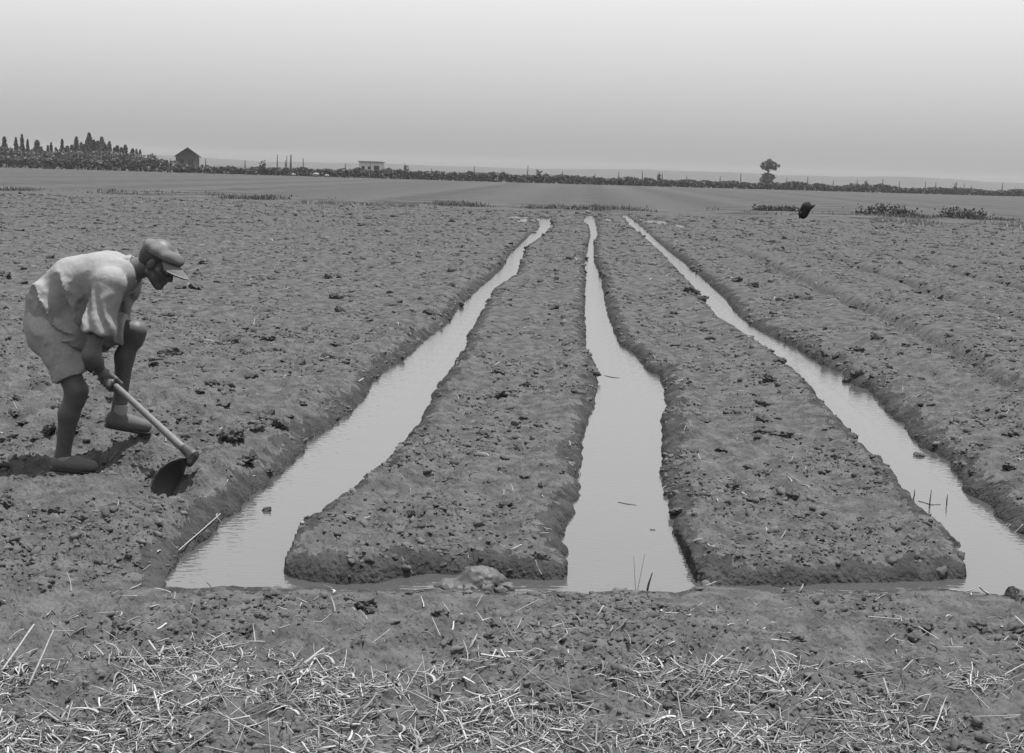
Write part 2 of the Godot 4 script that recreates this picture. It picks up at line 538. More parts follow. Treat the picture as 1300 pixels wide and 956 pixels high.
func build_background() -> void:
	# the hedge across the far side of the field
	var hedge := thing("hedge", "long low dark hedge running across the far edge of the field", "hedge", Vector3(-10.5, 0, hedge_z(-10.5)))
	var lump := FastNoiseLite.new()
	lump.seed = 5
	lump.frequency = 0.07
	var where := func() -> Vector3:
		var x := rng.randf_range(-125, 130)
		var top := 1.15 + 0.55 * lump.get_noise_1d(x) + 0.35 * lump.get_noise_1d(x * 5.0)
		if x < -55: top += 0.35
		return Vector3(x + 10.5, 0.05 + top * pow(rng.randf(), 0.8), hedge_z(x) - hedge_z(-10.5) + rng.randf_range(-0.7, 0.7))
	part("foliage", leaf_cloud(24000, 0.3, where), M.leaf, hedge)
	# taller thin shoots that break the hedge's top line
	var shoots := func() -> Vector3:
		var k := int(rng.randf() * 60.0)
		var x := -120.0 + fposmod(k * 37.7, 245.0)
		return Vector3(x + 10.5 + rng.randfn(0, 0.12), 0.9 + rng.randf() * rng.randf() * 1.5, hedge_z(x) - hedge_z(-10.5) + rng.randfn(0, 0.2))
	part("shoots", leaf_cloud(1500, 0.2, shoots), M.leaf, hedge)
	# posts standing in the hedge
	var pm := tube(PackedVector3Array([Vector3(0, -0.3, 0), Vector3(0, 1.2, 0), Vector3(0.02, 2.0, 0)]), [0.085, 0.08, 0.07], 6)
	for i in 46:
		var x := -98.0 + i * 4.3 + rng.randf_range(-1.6, 1.6)
		var o := single("hedge_post", pm, M.post, "thin dark wooden post standing up out of the long low hedge", "post", "posts along the hedge")
		o.position = Vector3(x, 0, hedge_z(x) - 0.9)
		o.scale = Vector3(1, rng.randf_range(0.85, 1.3), 1)
		o.rotation = Vector3(rng.randfn(0, 0.03), rng.randf() * TAU, rng.randfn(0, 0.03))
	for q in [[-43.96, 3.0, 0.09], [-42.59, 2.85, 0.07], [-42.0, 3.05, 0.15]]:
		var h: float = q[1]
		var o := single("tall_pole", tube(PackedVector3Array([Vector3(0, -0.3, 0), Vector3(0, h * 0.5, 0), Vector3(0.03, h, 0)]), [q[2] * 1.1, q[2], q[2] * 0.85], 7), M.post, "tall dark pole rising above the hedge between the shed and the white hut", "pole", "tall poles behind the hedge")
		o.position = Vector3(q[0], 0, -205.0)
	# cypress trees
	var crowns := []
	for v in 4:
		var wob := [rng.randf() * 6.0, rng.randf() * 6.0]
		var inside := func() -> Vector3:
			var t := pow(rng.randf(), 0.8)
			var r: float = 0.62 * pow(1.0 - t, 0.75) * (0.55 + 0.45 * smoothstep(0.0, 0.18, t)) * (1.0 + 0.25 * sin(t * 17.0 + wob[0]))
			var a := rng.randf() * TAU
			var q := sqrt(rng.randf()) * r * (1.0 + 0.2 * sin(a * 3.0 + wob[1]))
			return Vector3(cos(a) * q, 0.35 + t * 4.65, sin(a) * q)
		crowns.append(leaf_cloud(850, 0.2, inside))
	var trunk_mesh := tube(PackedVector3Array([Vector3(0, -0.3, 0), Vector3(0, 1.5, 0), Vector3(0, 4.2, 0)]), [0.12, 0.09, 0.03], 6)
	var TREES := [[-107.5, -262.7, 5.0], [-108.7, -271.2, 5.1], [-105.6, -266.4, 5.6], [-107.1, -272.9, 4.8], [-105.5, -273.5, 4.7], [-98.6, -257.8, 3.4], [-96.3, -256.4, 4.2], [-104.0, -279.4, 3.5], [-96.8, -263.3, 4.9], [-95.6, -262.6, 3.7], [-102.4, -283.9, 4.1], [-96.2, -269.2, 5.5], [-98.9, -279.4, 4.6], [-94.4, -269.3, 4.9], [-95.4, -273.9, 6.4], [-89.8, -260.2, 4.9], [-93.7, -273.8, 4.9], [-95.1, -280.3, 5.8], [-91.1, -270.6, 4.3], [-92.4, -276.8, 4.9], [-90.8, -274.8, 3.8], [-84.6, -257.8, 4.0], [-90.2, -277.2, 3.9], [-87.9, -272.6, 4.3], [-83.9, -264.4, 3.6], [-80.8, -256.9, 3.5], [-87.4, -280.2, 3.6], [-112.5, -268.0, 5.2], [-115.0, -272.0, 4.6]]
	for i in 14: TREES.append([-101.0 + i * 1.45, -254.0 - rng.randf() * 5.0, rng.randf_range(2.6, 4.1)])
	for i in TREES.size():
		var t: Array = TREES[i]
		var o := thing("cypress_tree", ("tall" if t[2] > 5.3 else ("middling" if t[2] > 4.2 else "short")) + " slender dark cypress in the grove beside the gabled shed", "tree", Vector3(t[0], 0, t[1]), "cypress grove behind the hedge")
		var s: float = t[2] / 5.0
		part("trunk", trunk_mesh, M.bark, o)
		part("crown", crowns[i % 4], M.leaf_dark, o)
		o.scale = Vector3(rng.randf_range(1.5, 2.5) * sqrt(s), s, rng.randf_range(0.9, 1.3) * sqrt(s))
		o.rotation.y = rng.randf() * TAU
	var sb := thing("bushy_tree", "small rounded dark tree standing alone beside the gabled shed", "tree", Vector3(-79.6, 0, -262.0))
	part("trunk", tube(PackedVector3Array([Vector3(0, -0.2, 0), Vector3(0, 1.4, 0)]), [0.1, 0.06], 6), M.bark, sb)
	part("crown", leaf_cloud(500, 0.25, func() -> Vector3: return Vector3(rng.randfn(0, 0.4), 1.6 + rng.randfn(0, 0.45), rng.randfn(0, 0.4))), M.leaf_dark, sb)
	# tangled shrubs below the cypresses
	for i in 14:
		var x := -114.0 + i * 3.0 + rng.randf_range(-1, 1)
		var o := thing("shrub", "rounded dark shrub growing below the cypress grove behind the hedge", "shrub", Vector3(x, 0, -236.0 + rng.randf_range(-4, 4)), "shrubs below the cypresses")
		var hh := rng.randf_range(1.0, 1.7)
		part("foliage", leaf_cloud(420, 0.35, func() -> Vector3: return Vector3(rng.randfn(0, 1.3), clampf(0.3 + hh * rng.randf() * 1.6, 0.1, 3.0), rng.randfn(0, 0.6))), M.leaf, o)
	# gabled shed
	var shed := thing("gabled_shed", "small grey shed with a dark gabled roof beside the cypress grove", "shed", Vector3(-73.7, 0, -265))
	shed.rotation.y = 0.27
	var st := SurfaceTool.new()
	st.begin(Mesh.PRIMITIVE_TRIANGLES)
	var pr := [Vector2(-2.15, -0.2), Vector2(2.15, -0.2), Vector2(2.15, 2.5), Vector2(0, 4.0), Vector2(-2.15, 2.5)]
	for i in 5:
		var a: Vector2 = pr[i]
		var b: Vector2 = pr[(i + 1) % 5]
		quad(st, Vector3(a.x, a.y, 0), Vector3(a.x, a.y, -6), Vector3(b.x, b.y, -6), Vector3(b.x, b.y, 0))
	for zz in [0.0, -6.0]:
		for t in [[0, 1, 2], [0, 2, 4], [2, 3, 4]]:
			for i in t: st.add_vertex(Vector3(pr[i].x, pr[i].y, zz))
	st.generate_normals()
	part("wall", st.commit(), M.shed_wall, shed)
	for sgn in [-1.0, 1.0]:
		var r := part("roof_slope", box(Vector3(3.0, 0.12, 6.8)), M.shed_roof, shed, Vector3(sgn * 1.22, 3.28, -3.0))
		r.rotation.z = -sgn * 0.609
	var dr := part("door", box(Vector3(1.0, 2.0, 0.06)), M.shed_roof, shed, Vector3(0.6, 1.0, 0.04))
	part("handle", box(Vector3(0.06, 0.16, 0.05)), M.dark, dr, Vector3(-0.38, 0, 0.05))
	part("window", box(Vector3(0.7, 0.7, 0.05)), M.dark, shed, Vector3(-1.0, 1.6, 0.03))
	# white hut
	var hut := thing("white_hut", "low whitewashed hut with a flat roof standing behind the hedge", "hut", Vector3(-37.9, 0, -255))
	part("wall", box(Vector3(4.1, 2.6, 3.2)), M.white_wall, hut, Vector3(0, 1.2, -1.6))
	part("roof", box(Vector3(4.5, 0.16, 3.6)), M.pale, hut, Vector3(0, 2.585, -1.6))
	part("door", box(Vector3(0.9, 1.9, 0.05)), M.dark, hut, Vector3(1.1, 0.95, 0.03))
	for xx in [-1.3, -0.2]: part("window", box(Vector3(0.5, 0.5, 0.05)), M.dark, hut, Vector3(xx, 1.5, 0.03))
	# tree with two tiers of crown, alone on the right
	var lt := thing("tiered_tree", "lone tree with a flat upper crown above a rounder lower one", "tree", Vector3(38.4, 0, -300))
	var trk := part("trunk", tube(PackedVector3Array([Vector3(0, -0.3, 0), Vector3(0.1, 1.5, 0), Vector3(-0.1, 3.2, 0), Vector3(0.1, 4.6, 0)]), [0.2, 0.17, 0.13, 0.06], 7), M.bark, lt)
	for a in [[1.1, 4.5, 0.3], [-1.0, 4.4, -0.4], [0.2, 4.9, 0.8], [-0.9, 1.9, 0.5], [1.0, 2.0, -0.3]]:
		var y0: float = a[1] - 1.2
		part("limb", tube(PackedVector3Array([Vector3(0, y0, 0), Vector3(a[0], a[1], a[2])]), [0.09, 0.03], 5), M.bark, trk)
	part("crown", leaf_cloud(700, 0.26, func() -> Vector3:
		var v := Vector3(rng.randfn(0, 1), rng.randfn(0, 1), rng.randfn(0, 1)).normalized() * pow(rng.randf(), 0.4)
		return Vector3(v.x * 1.9 + 0.15 + 0.3 * sin(v.y * 6.0 + v.z * 3.0), 4.65 + v.y * 1.1 + 0.25 * sin(v.x * 5.0 + 1.0), v.z * 1.6)), M.leaf, lt)
	part("crown", leaf_cloud(620, 0.26, func() -> Vector3:
		var v := Vector3(rng.randfn(0, 1), rng.randfn(0, 1), rng.randfn(0, 1)).normalized() * pow(rng.randf(), 0.4)
		return Vector3(v.x * 1.5 - 0.15 + 0.3 * sin(v.y * 5.0), 1.9 + v.y * 1.3, v.z * 1.4)), M.leaf, lt)
	# pale bundles at the foot of the hedge
	for q in [[-40.2, 0.4], [-37.4, 0.6], [-35.9, 0.4]]:
		var s: float = q[1]
		var o := single("straw_bundle", lump_mesh(int(s * 100), 2, 0.25), M.pale, "pale rounded bundle lying at the foot of the long hedge", "bundle", "pale bundles by the hedge")
		o.position = Vector3(q[0], s * 0.5, hedge_z(q[0]) + 1.6)
		o.scale = Vector3(s * 0.8, s * 0.75, s * 0.7)
	# weeds where the ploughland ends, and dry grass beyond
	var wn := FastNoiseLite.new()
	wn.seed = 9
	wn.frequency = 0.16
	var P := PackedVector3Array()
	var I := PackedInt32Array()
	for i in 22000:
		var x := rng.randf_range(-42, 38)
		var z := -63.5 - absf(rng.randfn(0, 3.0)) - maxf(x, 0) * 0.28 + n_large.get_noise_1d(x) * 1.5
		var v := wn.get_noise_2d(x, z * 0.4)
		if v < rng.randf() * 0.6 - (0.16 if x < -8.0 else 0.08): continue
		blade(P, I, Vector3(x, ground_height(x, z) - 0.02, z), rng.randf_range(0.04, 0.17) * (1.0 + v), 0.025)
	single("weeds", array_mesh(P, normals_of(P, I), I), M.weed, "ragged dark weeds along the end of the ploughed land", "weeds", "", "stuff")
	P = PackedVector3Array()
	I = PackedInt32Array()
	for i in 9000:
		var x := rng.randf_range(12, 32)
		var z := -58.0 - x * 0.12 + rng.randfn(0, 1.5)
		if wn.get_noise_2d(x + 40.0, z) < 0.0 + 0.1 * rng.randf(): continue
		blade(P, I, Vector3(x, ground_height(x, z) - 0.02, z), rng.randf_range(0.08, 0.22), 0.035)
	for i in 2500:
		var x := rng.randf_range(-12, -7)
		var z := -60.5 + rng.randfn(0, 0.7)
		blade(P, I, Vector3(x, ground_height(x, z) - 0.02, z), rng.randf_range(0.06, 0.16), 0.03)
	single("dry_grass", array_mesh(P, normals_of(P, I), I), M.dry, "patches of pale dry grass at the margin of the ploughed land", "grass", "", "stuff")
	for q in [[15.6, -75.0, 1.0], [18.9, -72.0, 1.0], [16.4, -74.0, 0.6], [9.7, -75.0, 0.55], [10.7, -75.0, 0.5], [24.0, -73.0, 0.8]]:
		var o := thing("low_bush", "low dark bush growing where the ploughed land meets the dry grass", "bush", Vector3(q[0], 0.02, q[1]), "low bushes at the field margin")
		var s: float = q[2]
		part("foliage", leaf_cloud(800, 0.1, func() -> Vector3: return Vector3(rng.randfn(0, 0.6) * s, rng.randf() * rng.randf() * 0.6 * s, rng.randfn(0, 0.4) * s)), M.weed, o)
	build_bird()

func blade(P: PackedVector3Array, I: PackedInt32Array, at: Vector3, h: float, w: float) -> void:
	var a := rng.randf() * TAU
	var u := Vector3(cos(a), 0, sin(a)) * w
	var lean := Vector3(rng.randfn(0, 0.3), 1.0, rng.randfn(0, 0.3)) * h
	var o := P.size()
	P.append_array([at - u, at + u, at + lean * 0.55 + u * 0.7, at + lean * 0.55 - u * 0.7, at + lean])
	I.append_array([o, o + 1, o + 2, o, o + 2, o + 3, o + 3, o + 2, o + 4])

func build_bird() -> void:
	var b := thing("bird", "small dark bird flying low over the ploughed field", "bird", Vector3(3.86, 1.12, -25))
	var ax := Vector3(0.35, 0.9, 0.2).normalized()
	part("body", sdf_mesh([[-ax * 0.06, ax * 0.06, 0.088, 0.09], [ax * 0.05, ax * 0.11, 0.06, 0.045], [ax * 0.11, ax * 0.16, 0.02, 0.006]], 0.014, 0.01), M.feather, b)
	var tl := SurfaceTool.new()
	tl.begin(Mesh.PRIMITIVE_TRIANGLES)
	var side := Vector3(0.9, -0.35, 0.1).normalized()
	for q in [[-ax * 0.1 - side * 0.02, -ax * 0.1 + side * 0.02, -ax * 0.15 - side * 0.05, -ax * 0.15 + side * 0.045]]:
		for v in [q[0], q[1], q[2], q[2], q[1], q[3]]: tl.add_vertex(v)
		for v in [q[0], q[1], q[2], q[2], q[1], q[3]]: tl.add_vertex(v + Vector3(0.004, 0, 0.012))
	tl.generate_normals()
	part("tail", tl.commit(), M.feather, b)
	for w in [[Vector3(0.05, 0.03, 0.02), Vector3(0.1, 0.07, 0.06), Vector3(0.17, 0.1, 0.04)], [Vector3(-0.04, -0.02, 0.02), Vector3(-0.07, -0.08, 0.07), Vector3(-0.09, -0.14, 0.05)]]:
		part("wing", tube(PackedVector3Array(w), [0.05, 0.035, 0.006], 6), M.feather, b)

# ---------------------------------------------------------------- implicit surfaces, meshed as surface nets
func sdf_mesh(prims: Array, cell: float, k: float, mod = null, subs := []) -> ArrayMesh:
	var r := sdf(prims, cell, k, mod, subs)
	return array_mesh(r[0], r[1], r[2])

func sdf(prims: Array, cell: float, k: float, mod = null, subs := []) -> Array:
	# prims: [a, b, ra, rb] tapered capsule, a fifth value true cuts it flat at b; [centre, Basis of unit axes, radii] ellipsoid
	var lo := Vector3(1e9, 1e9, 1e9)
	var hi := -lo
	var boxes := []
	for p in prims:
		var a: Vector3
		var b: Vector3
		if p[1] is Basis:
			var m := maxf(p[2].x, maxf(p[2].y, p[2].z))
			a = p[0] - Vector3.ONE * m
			b = p[0] + Vector3.ONE * m
		else:
			var m2 := maxf(p[2], p[3])
			a = p[0].min(p[1]) - Vector3.ONE * m2
			b = p[0].max(p[1]) + Vector3.ONE * m2
		var e := Vector3.ONE * (5.0 * k + 2.5 * cell)
		boxes.append([a - e, b + e])
		lo = lo.min(a - e)
		hi = hi.max(b + e)
	var nx := int((hi.x - lo.x) / cell) + 2
	var ny := int((hi.y - lo.y) / cell) + 2
	var nz := int((hi.z - lo.z) / cell) + 2
	var F := PackedFloat32Array()
	F.resize(nx * ny * nz)
	for n in prims.size():
		var p: Array = prims[n]
		var c0 := Vector3i(((boxes[n][0] - lo) / cell).floor()).max(Vector3i.ZERO)
		var c1 := Vector3i(((boxes[n][1] - lo) / cell).ceil()).min(Vector3i(nx - 1, ny - 1, nz - 1))
		var ell: bool = p[1] is Basis
		var A: Vector3 = p[0]
		var AB := Vector3.ZERO
		var L := 1.0
		var ra := 0.0
		var rb := 0.0
		var flat := false
		var inv := Basis()
		var rad := Vector3.ONE
		var nrm := Vector3.ZERO
		var B := A
		if ell:
			inv = (p[1] as Basis).transposed()
			rad = p[2]
		else:
			B = p[1]
			AB = B - A
			L = maxf(AB.length_squared(), 1e-8)
			ra = p[2]
			rb = p[3]
			flat = p.size() > 4
			nrm = AB.normalized()
		for iz in range(c0.z, c1.z + 1):
			for iy in range(c0.y, c1.y + 1):
				var row := (iz * ny + iy) * nx
				for ix in range(c0.x, c1.x + 1):
					var q := lo + Vector3(ix, iy, iz) * cell - A
					var dist := 0.0
					if ell:
						var v := inv * q
						var g := v / rad
						var k0 := g.length()
						var k1 := (g / rad).length()
						dist = k0 * (k0 - 1.0) / maxf(k1, 1e-5)
					else:
						var t := clampf(q.dot(AB) / L, 0.0, 1.0)
						dist = (q - AB * t).length() - lerpf(ra, rb, t)
						if flat: dist = maxf(dist, (q - AB).dot(nrm))
					F[row + ix] += exp(-maxf(dist, -12.0 * k) / k)
	var P := PackedVector3Array()
	var any := mod != null or subs.size() > 0
	for i in F.size():
		var f := F[i]
		if f <= 0.0:
			F[i] = 1.0
		else:
			f = -k * log(f)
			if any and absf(f) < 0.05:
				var q := lo + Vector3(i % nx, (i / nx) % ny, i / (nx * ny)) * cell
				if mod != null: f = mod.call(q, f)
				for s in subs: f = maxf(f, s[1] - (q - s[0]).length())
			F[i] = f
	var ids := PackedInt32Array()
	ids.resize(F.size())
	ids.fill(-1)
	var band := cell * 6.0
	for iz in nz - 1:
		for iy in ny - 1:
			for ix in nx - 1:
				var o := (iz * ny + iy) * nx + ix
				if absf(F[o]) > band: continue
				var s := Vector3.ZERO
				var cnt := 0
				var v := [F[o], F[o + 1], F[o + nx], F[o + nx + 1], F[o + nx * ny], F[o + nx * ny + 1], F[o + nx * ny + nx], F[o + nx * ny + nx + 1]]
				for e in EDGES:
					var a: float = v[e[0]]
					var b: float = v[e[1]]
					if (a < 0.0) != (b < 0.0):
						s += (CORNER[e[0]] as Vector3).lerp(CORNER[e[1]], a / (a - b))
						cnt += 1
				if cnt > 0:
					ids[o] = P.size()
					P.append(lo + (Vector3(ix, iy, iz) + s / cnt) * cell)
	var I := PackedInt32Array()
	var step := [1, nx, nx * ny]
	for iz in range(1, nz - 1):
		for iy in range(1, ny - 1):
			for ix in range(1, nx - 1):
				var o := (iz * ny + iy) * nx + ix
				if absf(F[o]) > band: continue
				for ax in 3:
					var o2: int = o + step[ax]
					if (F[o] < 0.0) == (F[o2] < 0.0): continue
					var u: int = step[(ax + 1) % 3]
					var w: int = step[(ax + 2) % 3]
					var a := ids[o - u - w]
					var b := ids[o - w]
					var c := ids[o]
					var d := ids[o - u]
					if a < 0 or b < 0 or c < 0 or d < 0: continue
					if F[o] < 0.0: I.append_array([a, c, b, a, d, c])
					else: I.append_array([a, b, c, a, c, d])
	return [P, normals_of(P, I), I]

const CORNER := [Vector3(0, 0, 0), Vector3(1, 0, 0), Vector3(0, 1, 0), Vector3(1, 1, 0), Vector3(0, 0, 1), Vector3(1, 0, 1), Vector3(0, 1, 1), Vector3(1, 1, 1)]
const EDGES := [[0, 1], [2, 3], [4, 5], [6, 7], [0, 2], [1, 3], [4, 6], [5, 7], [0, 4], [1, 5], [2, 6], [3, 7]]

func join(list: Array) -> ArrayMesh:
	var P := PackedVector3Array()
	var N := PackedVector3Array()
	var I := PackedInt32Array()
	for r in list:
		var o := P.size()
		P.append_array(r[0])
		N.append_array(r[1])
		for i in r[2]: I.append(i + o)
	return array_mesh(P, N, I)

# ---------------------------------------------------------------- the man
func shrink(list: Array, k: float) -> Array:
	for p in list:
		p[2] *= k
		if not p[1] is Basis: p[3] *= k
	return list

func grip(c: Vector3, axis: Vector3, out: Vector3, wrist: Vector3) -> Array:
	# a closed hand round a bar: palm on the side of `out`, four fingers one way round, the thumb the other
	var o := (out - axis * out.dot(axis)).normalized()
	var t := axis.cross(o)
	var on := func(ang: float, r: float, along_: float) -> Vector3: return c + axis * along_ + (o * cos(ang) + t * sin(ang)) * r
	var prims := []
	var palm: Vector3 = c + o * 0.032
	prims.append([wrist, palm.lerp(wrist, 0.45), 0.026, 0.03])
	for i in 4:
		var al := -0.036 + i * 0.024
		var r: float = [0.0078, 0.0088, 0.009, 0.0086][i]
		var reach: float = [3.6, 4.0, 4.1, 3.8][i]
		var kn: Vector3 = on.call(0.75, 0.035, al)
		prims.append([palm.lerp(wrist, 0.4), kn, 0.02, 0.012])
		prims.append([on.call(0.0, 0.03, al * 0.9), kn, 0.013, 0.0115])
		var prev := kn
		for s in 3:
			var nx: Vector3 = on.call(lerpf(0.75, reach, (s + 1) / 3.0), 0.0285, al)
			prims.append([prev, nx, r * (1.08 - 0.08 * s), r * (1.0 - 0.08 * s)])
			prev = nx
	var base := palm.lerp(wrist, 0.35) - t * 0.018
	var k1: Vector3 = on.call(-0.75, 0.036, 0.03)
	var k2: Vector3 = on.call(-1.7, 0.031, 0.048)
	prims.append([base, k1, 0.018, 0.0125])
	prims.append([k1, k2, 0.0115, 0.0105])
	prims.append([k2, on.call(-2.5, 0.029, 0.06), 0.0105, 0.0085])
	return prims

var hoe_a := Vector3(-2.52, 0.63, -7.06)
var hoe_b := Vector3(-1.80, 0.235, -6.56)

func build_person() -> void:
	var foot := Vector3(-2.58, 0.04, -6.98)
	var man := thing("person", "person in shirt, shorts and flat cap bending over and digging with a hoe", "person", foot)
	var z0 := -7.078
	var hipR := Vector3(-2.632, 0.768, z0 + 0.1)
	var hipL := Vector3(-2.64, 0.765, z0 - 0.1)
	var kneeR := Vector3(-2.503, 0.46, z0 + 0.12)
	var ankR := Vector3(-2.583, 0.12, z0 + 0.1)
	var kneeL := Vector3(-2.283, 0.742, z0 - 0.13)
	var ankL := Vector3(-2.362, 0.355, z0 - 0.13)
	var pel := Vector3(-2.674, 0.79, z0)
	var lum := Vector3(-2.63, 0.895, z0)
	var mid := Vector3(-2.52, 0.995, z0)
	var chest := Vector3(-2.385, 1.025, z0)
	var neck := Vector3(-2.262, 1.065, z0)
	var shR := Vector3(-2.305, 1.01, z0 + 0.175)
	var elR := Vector3(-2.375, 0.66, z0 + 0.265)
	var shL := Vector3(-2.335, 1.0, z0 - 0.175)
	var elL := Vector3(-2.46, 0.68, z0 - 0.24)
	var axis := (hoe_b - hoe_a).normalized()
	var gR := hoe_a + axis * 0.275
	var gL := hoe_a + axis * 0.09
	var wrR := gR + Vector3(-0.035, 0.065, 0.045)
	var wrL := gL + Vector3(-0.01, 0.06, -0.055)
	# head axes: forward, up, side
	var hf := Vector3(0.83, -0.55, 0.09).normalized()
	var hs := hf.cross(Vector3(0.55, 0.83, 0)).normalized()
	var hu := hs.cross(hf).normalized()
	var ho := Vector3(-2.124, 1.104, z0)
	var H := func(f: float, u: float, s: float) -> Vector3: return ho + (hf * f + hu * u + hs * s) * 0.92
	var hb := Basis(hf, hu, hs)
	var body := [
		[pel + Vector3(0, 0, 0.06), lum + Vector3(0, 0, 0.06), 0.085, 0.085], [pel + Vector3(0, 0, -0.06), lum + Vector3(0, 0, -0.06), 0.085, 0.085],
		[lum + Vector3(0, 0, 0.06), mid + Vector3(0, 0, 0.06), 0.085, 0.085], [lum + Vector3(0, 0, -0.06), mid + Vector3(0, 0, -0.06), 0.085, 0.085],
		[mid + Vector3(0, 0, 0.06), chest + Vector3(0, 0, 0.06), 0.085, 0.085], [mid + Vector3(0, 0, -0.06), chest + Vector3(0, 0, -0.06), 0.085, 0.085],
		[chest, neck, 0.1, 0.058], [shR, shL, 0.05, 0.05], [neck, H.call(-0.02, -0.02, 0), 0.056, 0.052],
		[shR, elR, 0.05, 0.039], [elR, elR.lerp(wrR, 0.35), 0.039, 0.041], [elR.lerp(wrR, 0.35), wrR, 0.041, 0.026],
		[shL, elL, 0.05, 0.042], [elL, elL.lerp(wrL, 0.35), 0.042, 0.044], [elL.lerp(wrL, 0.35), wrL, 0.044, 0.028],
		[hipR, kneeR, 0.08, 0.052], [hipL, kneeL, 0.08, 0.052],
		[kneeR + Vector3(0.012, 0.005, 0), kneeR + Vector3(0.004, -0.05, 0), 0.046, 0.042],
		[kneeR, kneeR.lerp(ankR, 0.35) + Vector3(-0.012, 0, 0), 0.046, 0.051], [kneeR.lerp(ankR, 0.35) + Vector3(-0.012, 0, 0), ankR, 0.051, 0.035], [ankR, ankR + Vector3(-0.004, -0.05, 0), 0.035, 0.033],
		[kneeL + Vector3(0.018, 0.0, 0), kneeL + Vector3(0.006, -0.05, 0), 0.043, 0.04],
		[kneeL, kneeL.lerp(ankL, 0.35) + Vector3(-0.025, 0, 0), 0.045, 0.048], [kneeL.lerp(ankL, 0.35) + Vector3(-0.025, 0, 0), ankL, 0.048, 0.034], [ankL, ankL + Vector3(-0.02, -0.06, 0), 0.034, 0.032]]
	var head := [
		[H.call(-0.012, 0.035, 0), hb, Vector3(0.098, 0.1, 0.077)], [H.call(0.045, -0.03, 0), hb, Vector3(0.055, 0.07, 0.056)],
		[H.call(0.0, -0.055, 0.05), H.call(0.07, -0.095, 0.012), 0.02, 0.02], [H.call(0.0, -0.055, -0.05), H.call(0.07, -0.095, -0.012), 0.02, 0.02],
		[H.call(0.078, -0.095, 0), H.call(0.084, -0.092, 0), 0.02, 0.018],
		[H.call(0.094, 0.012, 0), H.call(0.112, -0.028, 0), 0.009, 0.0125], [H.call(0.108, -0.032, 0.009), H.call(0.108, -0.032, -0.009), 0.008, 0.008],
		[H.call(0.082, 0.024, 0.035), H.call(0.09, 0.022, 0), 0.011, 0.012], [H.call(0.082, 0.024, -0.035), H.call(0.09, 0.022, 0), 0.011, 0.012],
		[H.call(0.094, -0.056, 0.014), H.call(0.094, -0.056, -0.014), 0.0075, 0.0075], [H.call(0.091, -0.068, 0.012), H.call(0.091, -0.068, -0.012), 0.0085, 0.0085],
		[H.call(0.062, -0.02, 0.045), H.call(0.045, -0.015, 0.056), 0.018, 0.016], [H.call(0.062, -0.02, -0.045), H.call(0.045, -0.015, -0.056), 0.018, 0.016],
		[H.call(-0.004, -0.008, 0.079), Basis(hf, hu, hs).rotated(hu, 0.35), Vector3(0.019, 0.032, 0.008)], [H.call(-0.004, -0.008, -0.079), Basis(hf, hu, hs).rotated(hu, -0.35), Vector3(0.019, 0.032, 0.008)],
		[H.call(-0.025, -0.03, 0), neck, 0.054, 0.054]]
	var sockets := [[H.call(0.098, 0.002, 0.031), 0.014], [H.call(0.098, 0.002, -0.031), 0.014]]
	var out_r := Vector3(-0.25, 0.75, 0.62)
	var out_l := Vector3(-0.2, 0.7, -0.65)
	var parts := [sdf(body, 0.0105, 0.009), sdf(shrink(head, 0.92), 0.0042, 0.0045, null, sockets),
		sdf(grip(gR, axis, out_r, wrR), 0.0036, 0.0022), sdf(grip(gL, axis, out_l, wrL), 0.0036, 0.0022)]
	part("body", join(parts), M.skin, man, -foot)
	for s in [1.0, -1.0]:
		var em := SphereMesh.new()
		em.radius = 0.0105
		em.height = 0.021
		em.radial_segments = 12
		em.rings = 8
		part("eye", em, M.pale, man, H.call(0.083, 0.0015, s * 0.031) - foot)
	# hair at the back and sides, below the cap
	var cut_hair := func(q: Vector3, f: float) -> float:
		var v := (q - ho) / 0.92
		var a := v.dot(hf)
		var u := v.dot(hu)
		return maxf(f, maxf(maxf(a - 0.02 - 0.5 * maxf(u - 0.01, 0.0), u - 0.07), -u - 0.035 + maxf(a + 0.03, 0.0) * 0.8))
	part("hair", sdf_mesh(shrink([[H.call(-0.015, 0.032, 0), hb, Vector3(0.104, 0.104, 0.0815)], [H.call(-0.06, -0.03, 0.0), hb, Vector3(0.038, 0.04, 0.056)]], 0.92), 0.0045, 0.004, cut_hair), M.hair, man, -foot)
	# cap: a soft crown that sits forward, a band, a stiff brim
	var cap_mod := func(q: Vector3, f: float) -> float:
		var v := (q - ho) / 0.92
		return maxf(f - 0.0022 * sin(v.dot(hf) * 90.0 + v.dot(hs) * 40.0), 0.048 - v.dot(hu) + 0.12 * v.dot(hf))
	var cap := part("cap", sdf_mesh(shrink([[H.call(-0.004, 0.07, 0), hb, Vector3(0.116, 0.044, 0.097)], [H.call(0.035, 0.078, 0), hb, Vector3(0.082, 0.032, 0.082)], [H.call(-0.008, 0.052, 0), hb, Vector3(0.108, 0.05, 0.089)]], 0.92), 0.005, 0.008, cap_mod), M.cap, man, -foot)
	var st := SurfaceTool.new()
	st.begin(Mesh.PRIMITIVE_TRIANGLES)
	var grid := []
	for top in 2:
		for i in 13:
			var a := lerpf(-1.25, 1.25, i / 12.0)
			for j in 6:
				var t := j / 5.0
				var r0: Vector2 = Vector2(cos(a) * 0.098, sin(a) * 0.084)
				var r1: Vector2 = Vector2(0.03 + cos(a) * 0.165, sin(a) * 0.1)
				var p := r0.lerp(r1, t)
				var droop := 0.056 - 0.028 * t - 0.013 * pow(sin(a), 2.0) * (0.4 + t)
				grid.append(H.call(p.x, droop + top * 0.006, p.y))
	for top in 2:
		for i in 12:
			for j in 5:
				var o := top * 78 + i * 6 + j
				quad(st, grid[o], grid[o + 6], grid[o + 7], grid[o + 1])
